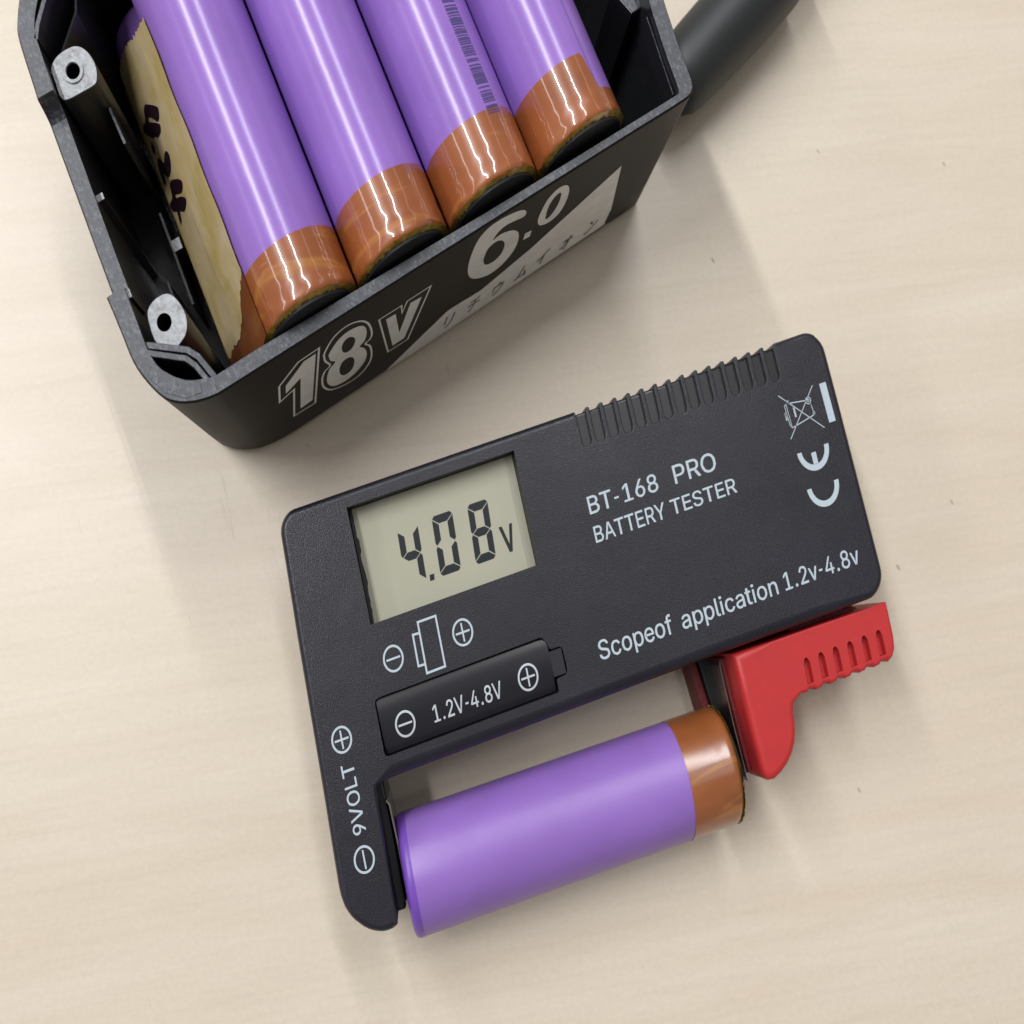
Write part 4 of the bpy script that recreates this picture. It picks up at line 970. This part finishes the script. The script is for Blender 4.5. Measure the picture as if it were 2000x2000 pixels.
obj('boss_top', plate([[[(94.2, 26.8), (93.9, 22.1), (94.65, 20.3), (95.75, 17.5), (97.9, 17.5), (98.3, 26.8)]]], 33.9, 34.04), m_rim, bq, FP)
# inner ribs and tabs
for pts, wd_, z1 in (([(.7, 22.5), (.95, 38.5)], .42, 15.0), ([(-2.35, 18.0), (-2.2, 27.5)], .4, 16.0), ([(1.1, 42.6), (.75, 48.6)], .45, 30.0)):
    topmat(obj('inner_rib', plate([[stroke(pts, wd_)]], 2.4, z1), m_inner, pack, FP), m_rim)
for bx in ((.95, 31.5, 2.4, 2.7, 33.4, 15.1), (-6.4, 35.4, 2.4, -5.2, 36.4, 32.6), (-6.5, 18.6, 30.0, -5.9, 19.8, 37.2)):
    topmat(obj('inner_tab', box(*bx), m_inner, pack, FP), m_boss)
topmat(obj('inner_lip', plate([[stroke([(95.45, 2.2), (96.7, 14.6)], .22)]], 30, 36.3), m_inner, pack, FP), m_rim)
obj('cell_support', slab([(24.6, 4.2), (84.5, 4.2), (84.5, 68.5), (24.6, 68.5)], 2.4, 23.72, .3, 2), m_bezel, pack, FP)

# print on the front wall
def wall_r(p, z):
    zs = (2.2, 10, 20, 30, 37.65); ks = (1, 1 - 10 / 38, 1 - 20 / 38, 1 - 30 / 38, 0)
    z = max(2.2, min(37.65, z))
    for a_ in range(4):
        if z <= zs[a_ + 1]:
            t = (z - zs[a_]) / (zs[a_ + 1] - zs[a_]); k = ks[a_] * (1 - t) + ks[a_ + 1] * t; break
    return rb(p) * max(0, min(1, k)) * front_t(p)
def wallpt(p, z):
    k = 1 - z / 38
    return (p, wall_r(p, z) - .03, z)
def wprint(nm, shapes, mat, lab=None, off=.0):
    gs = []
    for s_ in shapes:
        V_, F_ = cap([list(l) for l in s_], 0)
        gs.append(([(wallpt(x, y)[0], wallpt(x, y)[1] - off, y) for x, y, _ in V_], F_))
    return obj(nm, join(*gs), mat, pack, FP, merge=False, label=lab)
def outline(lp, wd_): lp = ccw(lp); return [lp, inset(lp, wd_)]
one_out = [(10.72, 27.05), (15.6, 31.86), (20.19, 32.2), (15.91, 9.41), (10.65, 9.71), (12.8, 21.61), (9.42, 19.96)]
one_in = [(11.98, 25.55), (16.61, 30.56), (19.05, 30.64), (15.44, 11.84), (12.64, 11.5), (14.97, 24.87), (11.38, 22.29)]
eight_out = [(20.48, 28.99), (22.74, 32.51), (25.7, 33.75), (28.4, 32.39), (29.94, 29.24), (30.32, 24.43), (29.58, 22.18), (28.69, 21.77), (29.56, 19.25), (29.5, 14.43), (28.32, 11.03), (25.84, 8.71), (22.55, 8.74), (19.51, 10.68), (18.21, 14.38), (18.41, 18.46), (19.37, 21.14), (20.66, 22.31), (20.09, 24.93), (20.06, 27.1)]
eight_in = [(21.34, 27.33), (23.52, 30.26), (25.76, 31.24), (28.04, 30.44), (28.99, 28.79), (29.13, 26.06), (28.44, 23.37), (27.28, 22.08), (28.08, 20.29), (28.43, 17.37), (27.77, 14.24), (25.72, 11.68), (22.96, 10.62), (20.45, 11.69), (19.4, 14.41), (19.54, 17.59), (20.54, 20.69), (21.98, 22.3), (21.24, 23.85), (21.1, 25.57)]
h1 = [(23.94, 26.87), (24.77, 28.52), (25.86, 28.58), (26.63, 27.12), (26.54, 25.22), (25.71, 23.5), (24.55, 23.26), (23.85, 24.51)]
h2 = [(22.36, 17.87), (23.25, 20.17), (24.64, 20.53), (25.56, 19.16), (25.56, 16.66), (24.75, 14.16), (23.29, 13.57), (22.36, 15.04)]
v_out = [(31.7, 28.24), (36.85, 28.13), (36.76, 25.25), (37.73, 28.48), (43.21, 28.56), (37.72, 10.89), (32.75, 10.99)]
v_in = [(33.27, 26.37), (35.32, 26.17), (35.79, 16.89), (38.54, 26.74), (40.99, 26.32), (36.84, 12.82), (34.07, 12.74)]
wprint('printed_digit', [outline(one_out, .42), [one_in]], m_silver, 'silver outlined digit 1')
wprint('printed_digit', [outline(smoothloop(eight_out, 5), .42), [smoothloop(eight_in, 5), smoothloop(h1, 4), smoothloop(h2, 4)]], m_silver, 'silver outlined digit 8')
wprint('printed_letter', [outline(v_out, .38), [v_in]], m_silver, 'silver outlined letter v')
six_out = [(62.75, 35.59), (63.01, 34.28), (62.49, 33.57), (60.36, 34.28), (58.74, 34.67), (57.25, 34.03), (56.13, 31.88), (57.9, 32.26), (60.36, 30.83), (61.96, 28.42), (62.54, 25.09), (62.12, 21.07), (60.06, 17.83), (57.18, 16.7), (54.32, 18.05), (52.17, 20.6), (51.18, 24.58), (51.3, 29.77), (52.46, 35.37), (54.31, 38.0), (56.79, 38.6), (59.72, 38.0), (61.71, 36.9)]
# keep the 6 just under the rim
def squeeze(l, z0, z1, t1): return [(x, z if z < z0 else z0 + (z - z0) * (t1 - z0) / (z1 - z0)) for x, z in l]
six_h = [(54.64, 25.65), (55.31, 28.53), (57.08, 29.35), (58.64, 27.88), (59.28, 25.41), (58.75, 22.71), (57.19, 21.53), (55.42, 22.26), (54.75, 23.87)]
wprint('printed_digit', [[smoothloop(squeeze(six_out, 20, 38.6, 36.9), 5), smoothloop(six_h, 4)]], m_silver, 'large silver digit 6')
wprint('decimal_point', [[[(64.01, 24.92), (65.57, 24.46), (65.44, 22.21), (63.82, 22.61)]]], m_silver)
o_out = [(66.53, 27.13), (66.77, 29.86), (67.61, 32.95), (69.12, 34.59), (70.71, 34.61), (71.99, 33.41), (72.7, 31.21), (72.82, 27.9), (72.06, 24.58), (70.37, 23.21), (68.61, 23.46), (67.17, 24.75)]
o_in = [(68.42, 26.16), (68.32, 29.04), (68.81, 31.43), (69.73, 32.64), (70.56, 32.54), (70.91, 31.17), (70.8, 28.41), (70.04, 26.22), (69.14, 25.24), (68.63, 25.37)]
wprint('printed_digit', [[smoothloop(o_out, 5), smoothloop(o_in, 5)]], m_silver, 'small silver digit 0')
tri = [(31.9, 2.3), (46.9, 12.1), (48.6, 12.2), (55.14, 11.6), (66.6, 16.15), (85.47, 27.52), (89.11, 3.1), (70, 2.7), (48.32, 2.0), (40, 1.9)]
wprint('printed_wedge', [[tri]], m_silver, 'silver wedge stripe under the digits')
for ch, (pc, zc) in zip('リチウムイオン', ((47.7, 6.7), (53.8, 6.85), (59.8, 6.95), (65.5, 7.0), (71.1, 7.6), (77.2, 7.1), (83.6, 7.2))):
    g_ = fit(text_shape(ch, shear=.35, weight=.012), pc - 1.5, pc + 1.5, zc - 2.5, zc + 2.5, 0)
    obj('kana', ([(wallpt(x, y)[0], wallpt(x, y)[1] - .03, y) for x, y, _ in g_[0]], g_[1]), m_kana, pack, FP, merge=False, label='black katakana ' + ch)

# ================================================================== HANDLE behind the pack
FH = Frame(62.0, 95.5, math.radians(39.5))
hd = thing('tool_handle', 'dark grey rounded tool handle lying behind the right corner of the case', 'handle', FH, (12, 0, 0))
pr = [(-4.3, .05), (-4.2, 2.6), (-3.6, 4.4), (-2.4, 5.8), (-.8, 6.6), (1.5, 7.0), (6, 7.25), (12, 7.45), (18, 7.6), (24, 7.65), (30, 7.5), (34, 7.1), (36, 6.3), (36.6, 4.5), (36.6, .05)]
def Ph(g_): return [(x, y, z + 8.0) for x, y, z in g_[0]], g_[1]
obj('grip', Ph(lathe(pr, 48, axis='x')), m_handle, hd, FH, (12, 0, 0), smooth=True, sharp=50)
obj('shaft', Ph(lathe([(36.5, .05), (36.5, 3.2), (60, 3.0), (60, .05)], 32, axis='x')), m_metal, hd, FH, (12, 0, 0), smooth=True, sharp=50)
